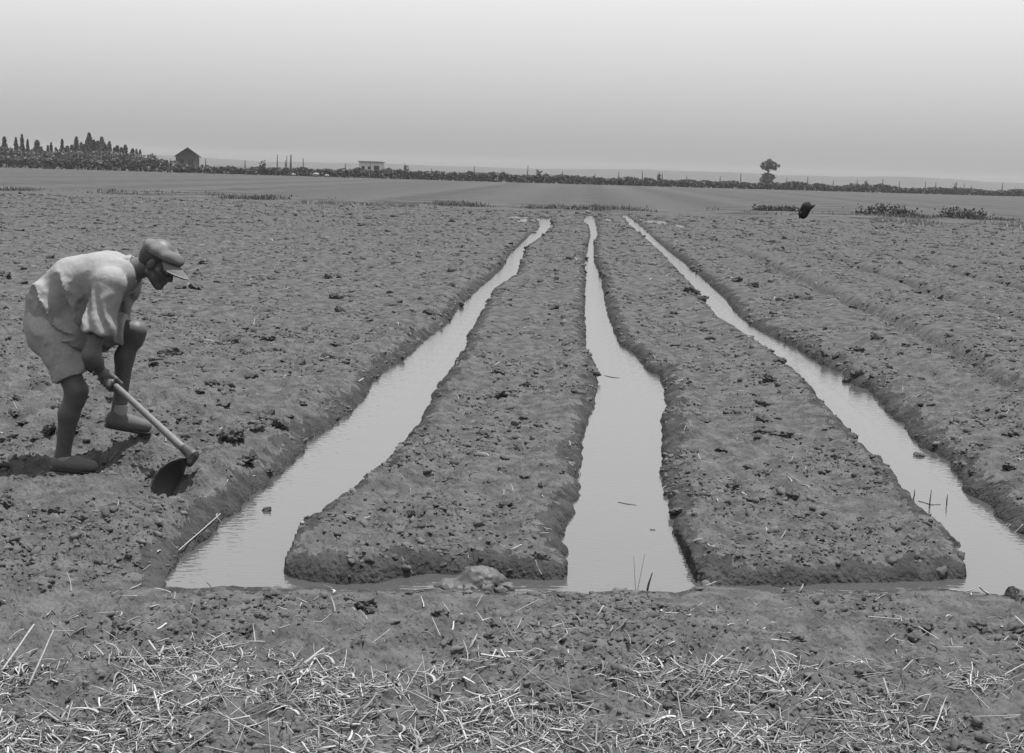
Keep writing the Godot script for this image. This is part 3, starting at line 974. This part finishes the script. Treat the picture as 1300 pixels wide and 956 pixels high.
	for i in 12:
		var o := i * 6 + 5
		quad(st, grid[o], grid[o + 6], grid[o + 84], grid[o + 78])
	st.generate_normals()
	part("brim", st.commit(), M.cap, cap)
	# shirt
	var fold := FastNoiseLite.new()
	fold.seed = 3
	fold.frequency = 5.0
	var waist := Vector3(-2.44, 0.72, 0)
	var armp := Vector3(-2.35, 1.0, 0)
	var shirt_mod := func(q: Vector3, f: float) -> float:
		# folds that run from the waist up across the flank, and looser ones in the sleeve
		var v := Vector2(q.x - waist.x, q.y - waist.y)
		var ang := atan2(v.y, -v.x)
		var n := fold.get_noise_3d(q.x * 0.6, q.y * 0.6, q.z * 0.5)
		var t1 := clampf((q - shR).dot(elR - shR) / (elR - shR).length_squared(), 0.0, 1.0)
		var t2 := clampf((q - shL).dot(elL - shL) / (elL - shL).length_squared(), 0.0, 1.0)
		var arms := minf((q - shR.lerp(elR, t1)).length(), (q - shL.lerp(elL, t2)).length()) - 0.1
		var side := smoothstep(0.03, -0.01, arms)
		var flank := 0.018 * smoothstep(1.09, 0.98, q.y + (q.x + 2.5) * 0.25) * smoothstep(0.1, 0.19, absf(q.z - z0)) * smoothstep(0.03, 0.14, v.length())
		var sleeve := 0.007 * smoothstep(1.02, 0.93, q.y)
		f -= lerpf(flank * (2.2 * pow(1.0 - absf(sin(ang * 5.0 + n * 2.2)), 2.0) - 0.6), sleeve * sin((q.x + 0.25 * q.y) * 85.0 + n * 6.0), side)
		f -= fold.get_noise_3d(q.x * 3.0, q.y * 3.0, q.z * 3.0) * 0.004
		# the hem, left out near the arms
		var hem := 0.80 - 0.42 * (q.x + 2.77) + 0.012 * sin(q.z * 30.0)
		f = maxf(f, minf(hem - q.y, arms))
		return f
	var up_r := (elR - shR).normalized()
	var cuffR := shR + up_r * 0.255
	var up_l := (elL - shL).normalized()
	var cuffL := shL + up_l * 0.24
	var shirt := []
	for s in [-0.072, 0.072]:
		var o := Vector3(0, 0, s)
		shirt.append([Vector3(-2.655, 0.745, z0) + o, lum + o, 0.13, 0.128])
		shirt.append([lum + o, mid + o, 0.128, 0.132])
		shirt.append([mid + o, chest + o, 0.132, 0.13])
		shirt.append([chest + o, Vector3(-2.30, 1.045, z0) + o * 0.7, 0.13, 0.085])
		shirt.append([Vector3(-2.56, 0.72, z0) + o, Vector3(-2.47, 0.93, z0) + o, 0.12, 0.1])
	shirt.append([shR + Vector3(-0.03, 0, -0.03), shL + Vector3(-0.03, 0, 0.03), 0.082, 0.082])
	shirt.append([shR, cuffR, 0.082, 0.07, true])
	shirt.append([cuffR - up_r * 0.03, cuffR + up_r * 0.004, 0.084, 0.082, true])
	shirt.append([shL, cuffL, 0.08, 0.068, true])
	part("shirt", sdf_mesh(shirt, 0.0074, 0.008, shirt_mod), M.shirt, man, -foot)
	var nd := (ho - neck).normalized()
	var na := nd.cross(Vector3(0, 0, 1)).normalized()
	var collar := []
	for i in 10:
		var a0 := lerpf(0.5, TAU - 0.5, i / 10.0) + PI
		var a1 := lerpf(0.5, TAU - 0.5, (i + 1) / 10.0) + PI
		var c0: Vector3 = neck - nd * 0.002 + (na * -cos(a0) * 0.066 + Vector3(0, 0, 1) * sin(a0) * 0.068)
		var c1: Vector3 = neck - nd * 0.002 + (na * -cos(a1) * 0.066 + Vector3(0, 0, 1) * sin(a1) * 0.068)
		collar.append([c0, c1, 0.008, 0.008])
		collar.append([c0 + nd * 0.022, c1 + nd * 0.022, 0.007, 0.007])
	collar.append([neck + Vector3(0.03, -0.05, 0.045), neck + Vector3(-0.005, -0.10, 0.06), 0.014, 0.01])
	collar.append([neck + Vector3(0.03, -0.05, -0.045), neck + Vector3(-0.005, -0.10, -0.06), 0.014, 0.01])
	part("collar", sdf_mesh(collar, 0.0055, 0.006), M.shirt, man, -foot)
	# shorts
	var sh_mod := func(q: Vector3, f: float) -> float:
		var n := fold.get_noise_3d(q.x, q.y * 0.7, q.z)
		return f - 0.006 * (2.0 * pow(1.0 - absf(sin((q.y * 0.5 + q.x * 0.9) * 20.0 + n * 3.0)), 2.0) - 0.5) - fold.get_noise_3d(q.x * 3.0, q.y * 3.0, q.z * 3.0) * 0.004
	var hemR := Vector3(-2.527, 0.525, z0 + 0.115)
	var hemL := Vector3(-2.322, 0.75, z0 - 0.125)
	part("shorts", sdf_mesh([[Vector3(-2.662, 0.79, z0 + 0.06), Vector3(-2.655, 0.73, z0 + 0.06), 0.125, 0.12], [Vector3(-2.662, 0.79, z0 - 0.06), Vector3(-2.655, 0.73, z0 - 0.06), 0.125, 0.12],
		[hipR, hemR, 0.12, 0.083, true], [hipL, hemL, 0.118, 0.083, true]], 0.0085, 0.009, sh_mod), M.shorts, man, -foot)
	# low canvas shoes with a turned-down sock
	for q in [[ankR, Vector3(-2.605, 0.085, -6.975), Vector3(-2.44, 0.066, -7.0), 0.04], [ankL, Vector3(-2.4, 0.272, z0 - 0.13), Vector3(-2.23, 0.243, z0 - 0.145), 0.2]]:
		var heel: Vector3 = q[1]
		var toe: Vector3 = q[2]
		var dir := (toe - heel).normalized()
		var sole := heel + Vector3(0, -0.038, 0)
		var nrm := Vector3(-dir.y, dir.x, 0).normalized()
		var cut := func(p: Vector3, f: float) -> float: return maxf(f, -(p - sole).dot(nrm))
		var sh := part("shoe", sdf_mesh([[heel, heel.lerp(toe, 0.55), 0.037, 0.039], [heel.lerp(toe, 0.5), toe, 0.039, 0.031], [heel + Vector3(0.015, 0.0, 0), (q[0] as Vector3) + Vector3(-0.002, -0.035, 0), 0.038, 0.04, true]], 0.006, 0.008, cut), M.canvas, man, -foot)
		part("sole", sdf_mesh([[heel - nrm * 0.034, toe - nrm * 0.026, 0.039, 0.036]], 0.006, 0.006, func(p: Vector3, f: float) -> float: return maxf(f, absf((p - sole).dot(nrm) - 0.004) - 0.009)), M.hair, sh)
		var a: Vector3 = q[0]
		part("sock", sdf_mesh([[a + Vector3(0, -0.04, 0), a + Vector3(0.003, 0.004, 0), 0.04, 0.041, true]], 0.006, 0.004), M.sock, man, -foot)

func build_hoe() -> void:
	var axis := (hoe_b - hoe_a).normalized()
	var base := Vector3(-2.02, 0.02, -6.45)
	var hoe := thing("hoe", "broad-bladed iron digging hoe with a wooden handle, its blade in the soil", "hoe", base)
	var pts := PackedVector3Array()
	var rad := []
	for i in 9:
		var t := i / 8.0
		pts.append(hoe_a.lerp(hoe_b, t) + Vector3(0, 0.006 * sin(t * 5.0), 0.004 * sin(t * 4.0 + 1.0)) - base)
		rad.append(lerpf(0.0165, 0.021, smoothstep(0.6, 1.0, t)))
	part("handle", tube(pts, rad, 12), M.handle, hoe)
	part("socket", sdf_mesh([[hoe_b - axis * 0.06, hoe_b + axis * 0.008, 0.024, 0.03, true], [hoe_b + axis * 0.0, hoe_b + Vector3(-0.01, -0.03, 0.02), 0.028, 0.02]], 0.006, 0.006), M.iron, hoe, -base)
	# blade: a curved sheet of iron swept from the socket down and back into the ground
	var arc := [Vector3(-1.855, 0.235, -6.48), Vector3(-1.89, 0.222, -6.45), Vector3(-1.925, 0.193, -6.44), Vector3(-1.948, 0.155, -6.43), Vector3(-1.958, 0.105, -6.42), Vector3(-1.952, 0.055, -6.42), Vector3(-1.93, 0.01, -6.41), Vector3(-1.895, -0.03, -6.4)]
	var W := Vector3(0.095, 0.006, -0.19)
	var st := SurfaceTool.new()
	st.begin(Mesh.PRIMITIVE_TRIANGLES)
	var front := []
	var back := []
	for i in arc.size():
		var tg: Vector3 = arc[mini(i + 1, arc.size() - 1)] - arc[maxi(i - 1, 0)]
		var nn := tg.cross(W).normalized() * 0.003
		var row := []
		var row2 := []
		for j in 9:
			var v := j / 8.0
			var narrow := lerpf(0.8, 1.0, smoothstep(0.0, 3.0, i))
			var p: Vector3 = arc[i] + W * (0.5 + (v - 0.5) * narrow) + nn * (2.0 * sin(v * PI)) * 2.0 - base
			row.append(p + nn)
			row2.append(p - nn)
		front.append(row)
		back.append(row2)
	var n := arc.size() - 1
	for i in n:
		for j in 8:
			quad(st, front[i][j], front[i][j + 1], front[i + 1][j + 1], front[i + 1][j])
			quad(st, back[i][j], back[i + 1][j], back[i + 1][j + 1], back[i][j + 1])
		quad(st, front[i][0], front[i + 1][0], back[i + 1][0], back[i][0])
		quad(st, front[i][8], back[i][8], back[i + 1][8], front[i + 1][8])
	for j in 8:
		quad(st, front[0][j], back[0][j], back[0][j + 1], front[0][j + 1])
		quad(st, front[n][j], front[n][j + 1], back[n][j + 1], back[n][j])
	st.generate_normals()
	part("blade", st.commit(), M.iron, hoe)

# ---------------------------------------------------------------- earth
func lump_mesh(seed_: int, detail: int, rough: float) -> ArrayMesh:
	# a broken lump of earth of radius about 1
	var n := FastNoiseLite.new()
	n.seed = seed_
	n.frequency = 0.9
	n.fractal_octaves = 3
	var P := PackedVector3Array()
	var I := PackedInt32Array()
	var t := (1.0 + sqrt(5.0)) / 2.0
	for v in [[-1, t, 0], [1, t, 0], [-1, -t, 0], [1, -t, 0], [0, -1, t], [0, 1, t], [0, -1, -t], [0, 1, -t], [t, 0, -1], [t, 0, 1], [-t, 0, -1], [-t, 0, 1]]:
		P.append(Vector3(v[0], v[1], v[2]).normalized())
	I.append_array([0, 11, 5, 0, 5, 1, 0, 1, 7, 0, 7, 10, 0, 10, 11, 1, 5, 9, 5, 11, 4, 11, 10, 2, 10, 7, 6, 7, 1, 8, 3, 9, 4, 3, 4, 2, 3, 2, 6, 3, 6, 8, 3, 8, 9, 4, 9, 5, 2, 4, 11, 6, 2, 10, 8, 6, 7, 9, 8, 1])
	for s in detail:
		var J := PackedInt32Array()
		var midp := {}
		for f in range(0, I.size(), 3):
			var m := []
			for e in 3:
				var a := I[f + e]
				var b := I[f + (e + 1) % 3]
				var key := mini(a, b) * 100000 + maxi(a, b)
				if not midp.has(key):
					midp[key] = P.size()
					P.append((P[a] + P[b]).normalized())
				m.append(midp[key])
			J.append_array([I[f], m[0], m[2], I[f + 1], m[1], m[0], I[f + 2], m[2], m[1], m[0], m[1], m[2]])
		I = J
	# some flat broken faces
	var r := RandomNumberGenerator.new()
	r.seed = seed_ * 7 + 1
	var planes := []
	for i in 5: planes.append([Vector3(r.randfn(0, 1), r.randfn(0, 1), r.randfn(0, 1)).normalized(), r.randf_range(0.62, 0.85)])
	var st := Vector3(r.randf_range(0.9, 1.3), r.randf_range(0.65, 0.9), r.randf_range(0.8, 1.1))
	for i in P.size():
		var p := P[i] * (1.0 + rough * 1.6 * n.get_noise_3dv(P[i] * 1.4))
		for q in planes:
			var e: float = p.dot(q[0]) - q[1]
			if e > 0.0: p -= q[0] * e * 0.85
		p *= 1.0 + rough * 0.35 * n.get_noise_3dv(P[i] * 5.0)
		P[i] = p * st
	for f in range(0, I.size(), 3):
		var k := I[f + 1]
		I[f + 1] = I[f + 2]
		I[f + 2] = k
	return array_mesh(P, normals_of(P, I), I)

func build_mud_lump() -> void:
	var at := Vector3(-0.345, 0.0, -5.43)
	var o := thing("mud_lump", "smooth wet heap of mud stopping the narrow cross ditch", "mud", at)
	var wob := FastNoiseLite.new()
	wob.seed = 4
	wob.frequency = 14.0
	part("heap", sdf_mesh([[Vector3(-0.01, 0.0, 0.0), Basis(), Vector3(0.085, 0.075, 0.085)], [Vector3(-0.085, -0.01, 0.03), Basis(), Vector3(0.09, 0.04, 0.07)], [Vector3(0.055, 0.01, -0.02), Basis(), Vector3(0.055, 0.045, 0.06)], [Vector3(0.02, 0.045, 0.0), Basis(), Vector3(0.05, 0.028, 0.05)]], 0.007, 0.006, func(q: Vector3, f: float) -> float: return f - 0.013 * wob.get_noise_3dv(q) - 0.006 * wob.get_noise_3dv(q * 2.6)), M.mud, o)
	for q in [[0.1, 0.005, 0.02, 0.036], [0.035, 0.008, 0.085, 0.034], [-0.03, 0.004, 0.09, 0.028], [0.085, 0.004, 0.075, 0.024], [0.0, 0.0, 0.12, 0.02], [-0.08, 0.0, 0.1, 0.018]]:
		var s: float = q[3]
		var l := part("lump", lump_mesh(int(s * 1000), 2, 0.45), M.mud, o, Vector3(q[0], q[1], q[2]))
		l.scale = Vector3.ONE * s

func build_clods() -> void:
	var big := []
	for i in 8: big.append(lump_mesh(100 + i, 3, 0.5))
	var small := []
	for i in 4: small.append(lump_mesh(200 + i, 1, 0.7))
	var CL := [[-1.80, -7.27, 0.072], [-1.76, -7.72, 0.043], [-1.68, -7.09, 0.047], [-1.58, -7.19, 0.032], [-1.44, -6.50, 0.029], [-3.24, -11.35, 0.082], [-3.22, -10.62, 0.047], [-3.29, -11.18, 0.056], [1.75, -12.27, 0.061], [1.30, -9.86, 0.066], [1.52, -11.07, 0.061], [1.34, -10.38, 0.046], [1.21, -8.73, 0.068], [1.32, -8.71, 0.039], [1.61, -8.91, 0.039], [1.76, -8.92, 0.030], [1.72, -8.00, 0.035], [2.55, -13.07, 0.065], [2.23, -11.67, 0.045], [2.10, -8.56, 0.043], [4.75, -19.02, 0.084], [2.76, -8.87, 0.049], [2.49, -9.22, 0.041], [0.84, -7.21, 0.052], [0.98, -7.68, 0.034], [0.51, -6.70, 0.033], [-0.69, -6.30, 0.038], [1.69, -6.10, 0.030], [1.54, -4.85, 0.038], [1.45, -4.90, 0.027], [1.49, -4.86, 0.027], [-0.26, -4.59, 0.023], [-1.23, -4.14, 0.021], [0.31, -4.37, 0.022], [-0.40, -4.89, 0.022], [1.36, -5.38, 0.021], [2.82, -18.24, 0.101], [2.89, -18.05, 0.060], [0.39, -6.44, 0.021], [-0.42, -7.03, 0.027], [-0.69, -4.84, 0.019], [-0.37, -7.68, 0.030], [-0.30, -8.04, 0.036], [2.68, -9.30, 0.046], [2.39, -7.75, 0.034], [2.41, -8.31, 0.032], [3.02, -13.10, 0.044], [2.32, -11.60, 0.039], [-1.56, -14.89, 0.058], [-1.98, -12.12, 0.054], [-4.27, -18.89, 0.063], [-3.01, -13.01, 0.050], [-1.49, -11.99, 0.040], [-4.87, -14.83, 0.057], [-6.76, -17.02, 0.066], [-4.82, -12.39, 0.041], [-3.39, -8.45, 0.033], [-2.99, -7.61, 0.025]]
	while CL.size() < 290:
		var d := exp(rng.randf_range(log(4.4), log(22.0)))
		var x := rng.randf_range(-0.45 * d, 0.36 * d)
		if CL.size() > 58 and CL.size() < 120:
			x = rng.randf_range(-3.3, -1.6)
			d = rng.randf_range(5.9, 9.0)
		if water_distance(x, -d) < 0.01 + rng.randf() * 0.05: continue
		if Vector2(x + 2.5, d - 7.0).length() < 0.4: continue
		CL.append([x, -d, (0.010 + 0.0026 * d) * rng.randf_range(0.8, 1.5)])
	for i in CL.size():
		var q: Array = CL[i]
		var r: float = q[2]
		var o: MeshInstance3D
		if i == 0:
			o = single("earth_clod", big[0], M.clod, "largest rounded clod of earth, on the bank right beside the hoe", "clod")
		else:
			var size := "bulky" if r > 0.05 else ("fist-sized" if r > 0.033 else "small")
			var zone := clod_zone(q[0], q[1])
			o = single("earth_clod", big[i % 8], M.clod, size + " rough clod of earth " + zone, "clod", size + " clods " + zone)
		var s := water_distance(q[0], q[1])
		o.position = Vector3(q[0], maxf(ground_height(q[0], q[1]), -0.01 if s < 0 else 0.0) + r * 0.12, q[1])
		o.rotation = Vector3(rng.randfn(0, 0.3), rng.randf() * TAU, rng.randfn(0, 0.3))
		o.scale = Vector3(r, r * rng.randf_range(0.7, 0.95), r)
	# small crumbs beyond counting
	var xf := [[], [], [], []]
	var tries := 0
	for i in 140000:
		var d := exp(rng.randf_range(log(3.3), log(60.0)))
		var x := rng.randf_range(-0.52 * d - 0.3, 0.44 * d + 0.3)
		var s := water_distance(x, -d)
		if s < 0.004: continue
		if s < 0.07 and d < 7.0 and rng.randf() < 0.85: continue
		var patch := n_mid.get_noise_2d(x * 0.5 + 50.0, -d * 0.35)
		if patch < rng.randf() * 0.6 - 0.22: continue
		var r := (0.0017 + 0.00042 * d) * exp(absf(rng.randfn(0, 0.74)))
		r = minf(r, 0.012 + 0.0022 * d)
		var p := Vector3(x, ground_height(x, -d) - r * 0.05, -d)
		var b := Basis.from_euler(Vector3(rng.randf() * TAU, rng.randf() * TAU, rng.randf() * TAU)).scaled(Vector3(r, r * 0.8, r))
		xf[i % 4].append([Transform3D(b, p), 0.055 * rng.randf_range(0.75, 1.35)])
	var holder := thing("crumbled_soil", "countless small crumbs of earth strewn over the ploughed field", "soil", Vector3.ZERO)
	holder.set_meta("kind", "stuff")
	for v in 4: scatter("crumbs", small[v], M.crumb, xf[v], holder)

func clod_zone(x: float, z: float) -> String:
	if z > -5.6 and x > -1.9: return "on the bare strip between straw litter and cross ditch"
	if x < -1.3: return "on the open ploughland around the digging man" if z > -10.0 else "on the open ploughland beyond the digging man"
	if x < 0.2: return "on the bed that ends at the mud heap"
	if x < 1.9: return "on the bed between pale stalks and dark twigs"
	return "on the dry furrows past the channel with twigs"

func scatter(called: String, mesh: Mesh, m: Material, list: Array, parent: Node) -> void:
	var mm := MultiMesh.new()
	mm.transform_format = MultiMesh.TRANSFORM_3D
	mm.use_colors = true
	mm.mesh = mesh
	mm.instance_count = list.size()
	for i in list.size():
		mm.set_instance_transform(i, list[i][0])
		var c: float = list[i][1]
		mm.set_instance_color(i, Color(c, c, c))
	var o := MultiMeshInstance3D.new()
	o.name = called
	o.multimesh = mm
	o.material_override = m
	o.set_meta("kind", "stuff")
	parent.add_child(o, true)

# ---------------------------------------------------------------- straw
func stalk_mesh(bend: float, flat: float, taper: float) -> ArrayMesh:
	# one metre of stalk along x from the origin, radius about 1/40 of its length
	var P := PackedVector3Array()
	var I := PackedInt32Array()
	var segs := 5
	for i in segs + 1:
		var t := i / float(segs)
		var r := 0.022 * lerpf(1.0, taper, t)
		var c := Vector3(t, bend * sin(t * PI) + 0.004 * sin(t * 9.0), bend * 0.6 * sin(t * 4.0))
		for k in 4:
			var a := TAU * k / 4.0 + t * 0.6
			P.append(c + Vector3(0, sin(a) * r / flat, cos(a) * r * flat))
	for i in segs:
		for k in 4:
			var a := i * 4 + k
			var b := i * 4 + (k + 1) % 4
			I.append_array([a, a + 4, b, b, a + 4, b + 4])
	I.append_array([0, 1, 2, 0, 2, 3, segs * 4, segs * 4 + 2, segs * 4 + 1, segs * 4, segs * 4 + 3, segs * 4 + 2])
	return array_mesh(P, normals_of(P, I), I)

func lay(a: Vector3, b: Vector3, thick: float) -> Transform3D:
	var x := b - a
	var l := x.length()
	x /= l
	var z := x.cross(Vector3.UP if absf(x.y) < 0.95 else Vector3.RIGHT).normalized()
	var y := z.cross(x)
	var spin := rng.randf_range(-0.5, 0.5)
	var y2 := y * cos(spin) + z * sin(spin)
	var z2 := x.cross(y2)
	return Transform3D(Basis(x * l, y2 * l * thick, z2 * l * thick), a)

func build_straw() -> void:
	var meshes := [stalk_mesh(0.0, 1.0, 0.8), stalk_mesh(0.02, 1.2, 0.5), stalk_mesh(0.045, 2.0, 0.3), stalk_mesh(-0.012, 1.0, 0.9), stalk_mesh(0.06, 1.0, 0.6)]
	# the long ones that can be picked out: foot, tip, thickness
	var LONG := [[Vector3(-1.70, 0.07, -4.05), Vector3(-1.66, 0.17, -4.22), 0.9], [Vector3(-1.588, 0.06, -3.99), Vector3(-1.56, 0.19, -4.12), 0.9], [Vector3(-1.112, 0.06, -4.056), Vector3(-1.06, 0.16, -4.14), 0.7], [Vector3(-1.144, 0.085, -4.36), Vector3(-1.066, 0.115, -4.42), 2.0], [Vector3(-1.038, 0.085, -4.40), Vector3(-0.914, 0.085, -4.41), 0.8], [Vector3(-0.775, 0.05, -4.25), Vector3(-0.79, 0.13, -4.28), 1.5], [Vector3(1.072, 0.04, -4.354), Vector3(1.06, 0.15, -4.36), 2.2], [Vector3(1.36, 0.06, -4.42), Vector3(1.48, 0.11, -4.47), 1.0], [Vector3(-1.425, 0.06, -4.24), Vector3(-1.41, 0.15, -4.26), 1.2], [Vector3(-1.60, 0.035, -5.62), Vector3(-1.575, 0.05, -6.2), 0.2], [Vector3(0.398, 0.05, -4.26), Vector3(0.44, 0.12, -4.30), 1.2], [Vector3(0.271, -0.01, -5.44), Vector3(0.255, 0.15, -5.42), 0.5], [Vector3(0.276, -0.01, -5.45), Vector3(0.30, 0.15, -5.46), 0.5], [Vector3(1.07, 0.1, -4.93), Vector3(1.27, 0.09, -4.95), 0.45]]
	while LONG.size() < 280:
		var d := rng.randf_range(3.5, 5.0)
		var x := rng.randf_range(-0.45 * d, 0.38 * d)
		var edge := 4.36 + 0.16 * x + 0.3 * n_mid.get_noise_2d(x * 0.6, 11.0)
		if d > edge and rng.randf() < 0.95: continue
		var l := rng.randf_range(0.06, 0.17)
		var a := rng.randf() * TAU
		var up := absf(rng.randfn(0, 0.28)) if rng.randf() < 0.85 else rng.randf_range(0.5, 1.2)
		var y := ground_height(x, -d)
		var p := Vector3(x, y + 0.004, -d)
		var q := p + Vector3(cos(a) * cos(up), 0, sin(a) * cos(up)) * l
		q.y = maxf(ground_height(q.x, q.z) + 0.012, p.y) + sin(up) * l
		LONG.append([p, q, rng.randf_range(0.4, 1.0) * 0.09 / l])
	for i in LONG.size():
		var q: Array = LONG[i]
		var dull := i > 13 and rng.randf() < 0.45
		var m: Material = M.straw_dull if dull else M.straw
		var up_: float = (q[1].y - q[0].y) / (q[1] - q[0]).length()
		var tone := "dull grey" if dull else "bright pale"
		var pose := "standing up steeply from" if up_ > 0.5 else ("propped at a slant in" if up_ > 0.22 else "lying flat in")
		var where := "the thick litter" if q[0].z > -4.5 else "the bare soil beyond the litter"
		var label := "%s straw stalk %s %s" % [tone, pose, where]
		var group := "%s stalks %s %s" % [tone, pose, where]
		if i == 9:
			label = "very long thin pale stalk lying along the channel bank by the hoe"
			group = ""
		elif i == 11 or i == 12:
			label = "pale upright stalk growing out of the water of the middle channel"
			group = "upright stalks in the middle channel"
		var o := single("straw_stalk", meshes[[0, 0, 0, 2, 1, 0, 3, 1, 0, 3, 0, 1, 1, 3][i] if i < 14 else rng.randi() % 5], m, label, "straw", group)
		o.transform = lay(q[0], q[1], q[2])
	# litter beyond counting
	var xf := [[], [], [], [], []]
	for i in 34000:
		var d := 0.0
		var x := 0.0
		if i < 31500:
			d = 3.2 + 1.8 * rng.randf()
			x = rng.randf_range(-0.6 * d, 0.5 * d)
			var edge := 4.36 + 0.16 * x + 0.3 * n_mid.get_noise_2d(x * 0.6, 11.0)
			if d > edge and rng.randf() < 0.95: continue
			if n_mid.get_noise_2d(x * 0.9, -d * 0.9) < rng.randf() * 0.6 - 0.3: continue
		else:
			d = exp(rng.randf_range(log(4.4), log(30.0)))
			x = rng.randf_range(-0.5 * d, 0.42 * d)
			if water_distance(x, -d) < 0.0: continue
		var l := rng.randf_range(0.015, 0.08) * (1.0 if d < 5 else 0.5 + 0.06 * d)
		if d > 4.7 and rng.randf() < 0.35: continue
		var a := rng.randf() * TAU
		var up := rng.randfn(0, 0.25)
		var y := ground_height(x, -d)
		var p := Vector3(x, y + (rng.randf() * 0.02 - 0.006 if d < 5.0 else 0.003), -d)
		var q := p + Vector3(cos(a), 0, sin(a)) * l
		q.y = ground_height(q.x, q.z) + 0.004 + absf(sin(up)) * l
		xf[rng.randi() % 5].append([lay(p, q, (0.0006 + 0.0026 * pow(rng.randf(), 3.0) + 0.0001 * d) / (0.022 * l)), 0.06 + 0.2 * pow(rng.randf(), 1.6)])
	var holder := thing("straw_litter", "tangled litter of short straw covering the near bank", "straw", Vector3.ZERO)
	holder.set_meta("kind", "stuff")
	for v in 5: scatter("litter", meshes[v], M.straw_v, xf[v], holder)

func build_twigs() -> void:
	var T := [
		["dark_twig", "thin dark twig stuck in the heap of soil just left of the hoe blade", [Vector3(-2.163, 0.13, -6.83), Vector3(-2.1, 0.1, -6.7), Vector3(-2.03, 0.04, -6.6)], 0.006, ""],
		["dark_twig", "short dark broken stem standing in the middle channel beside pale stalks", [Vector3(0.312, -0.03, -5.46), Vector3(0.322, 0.03, -5.46), Vector3(0.334, 0.075, -5.46)], 0.005, ""],
		["dark_twig", "thin dark twig poking up out of the water beside the wet bank", [Vector3(1.821, -0.05, -7.15), Vector3(1.822, 0.04, -7.15), Vector3(1.825, 0.095, -7.15)], 0.004, "twigs poking out of the channel"],
		["dark_twig", "thin dark twig poking up out of the water beside the wet bank", [Vector3(1.931, -0.05, -7.24), Vector3(1.93, 0.03, -7.24), Vector3(1.932, 0.055, -7.24)], 0.004, "twigs poking out of the channel"],
		["dark_twig", "thin dark twig poking up out of the water beside the wet bank", [Vector3(1.78, -0.05, -7.35), Vector3(1.79, 0.02, -7.35), Vector3(1.79, 0.05, -7.35)], 0.004, "twigs poking out of the channel"],
		["floating_stalk", "thin wet stalk floating on the muddy water of a channel", [Vector3(0.24, 0.001, -6.98), Vector3(0.28, 0.002, -6.95), Vector3(0.33, 0.001, -6.93)], 0.0018, "stalks floating on the water"],
		["floating_stalk", "thin wet stalk floating on the muddy water of a channel", [Vector3(0.24, 0.001, -11.5), Vector3(0.3, 0.002, -11.42), Vector3(0.36, 0.001, -11.4)], 0.003, "stalks floating on the water"],
		["floating_stalk", "thin wet stalk floating on the muddy water of a channel", [Vector3(1.8, 0.001, -7.3), Vector3(1.85, 0.002, -7.22), Vector3(1.9, 0.001, -7.24)], 0.002, "stalks floating on the water"]]
	for t in T:
		var pts: Array = t[2]
		var base: Vector3 = pts[0]
		var path := PackedVector3Array()
		for p in pts: path.append(p - base)
		var r: float = t[3]
		var o := single(t[0], tube(path, [r, r * 0.85, r * 0.5], 6), M.twig, t[1], "twig", t[4])
		o.position = base
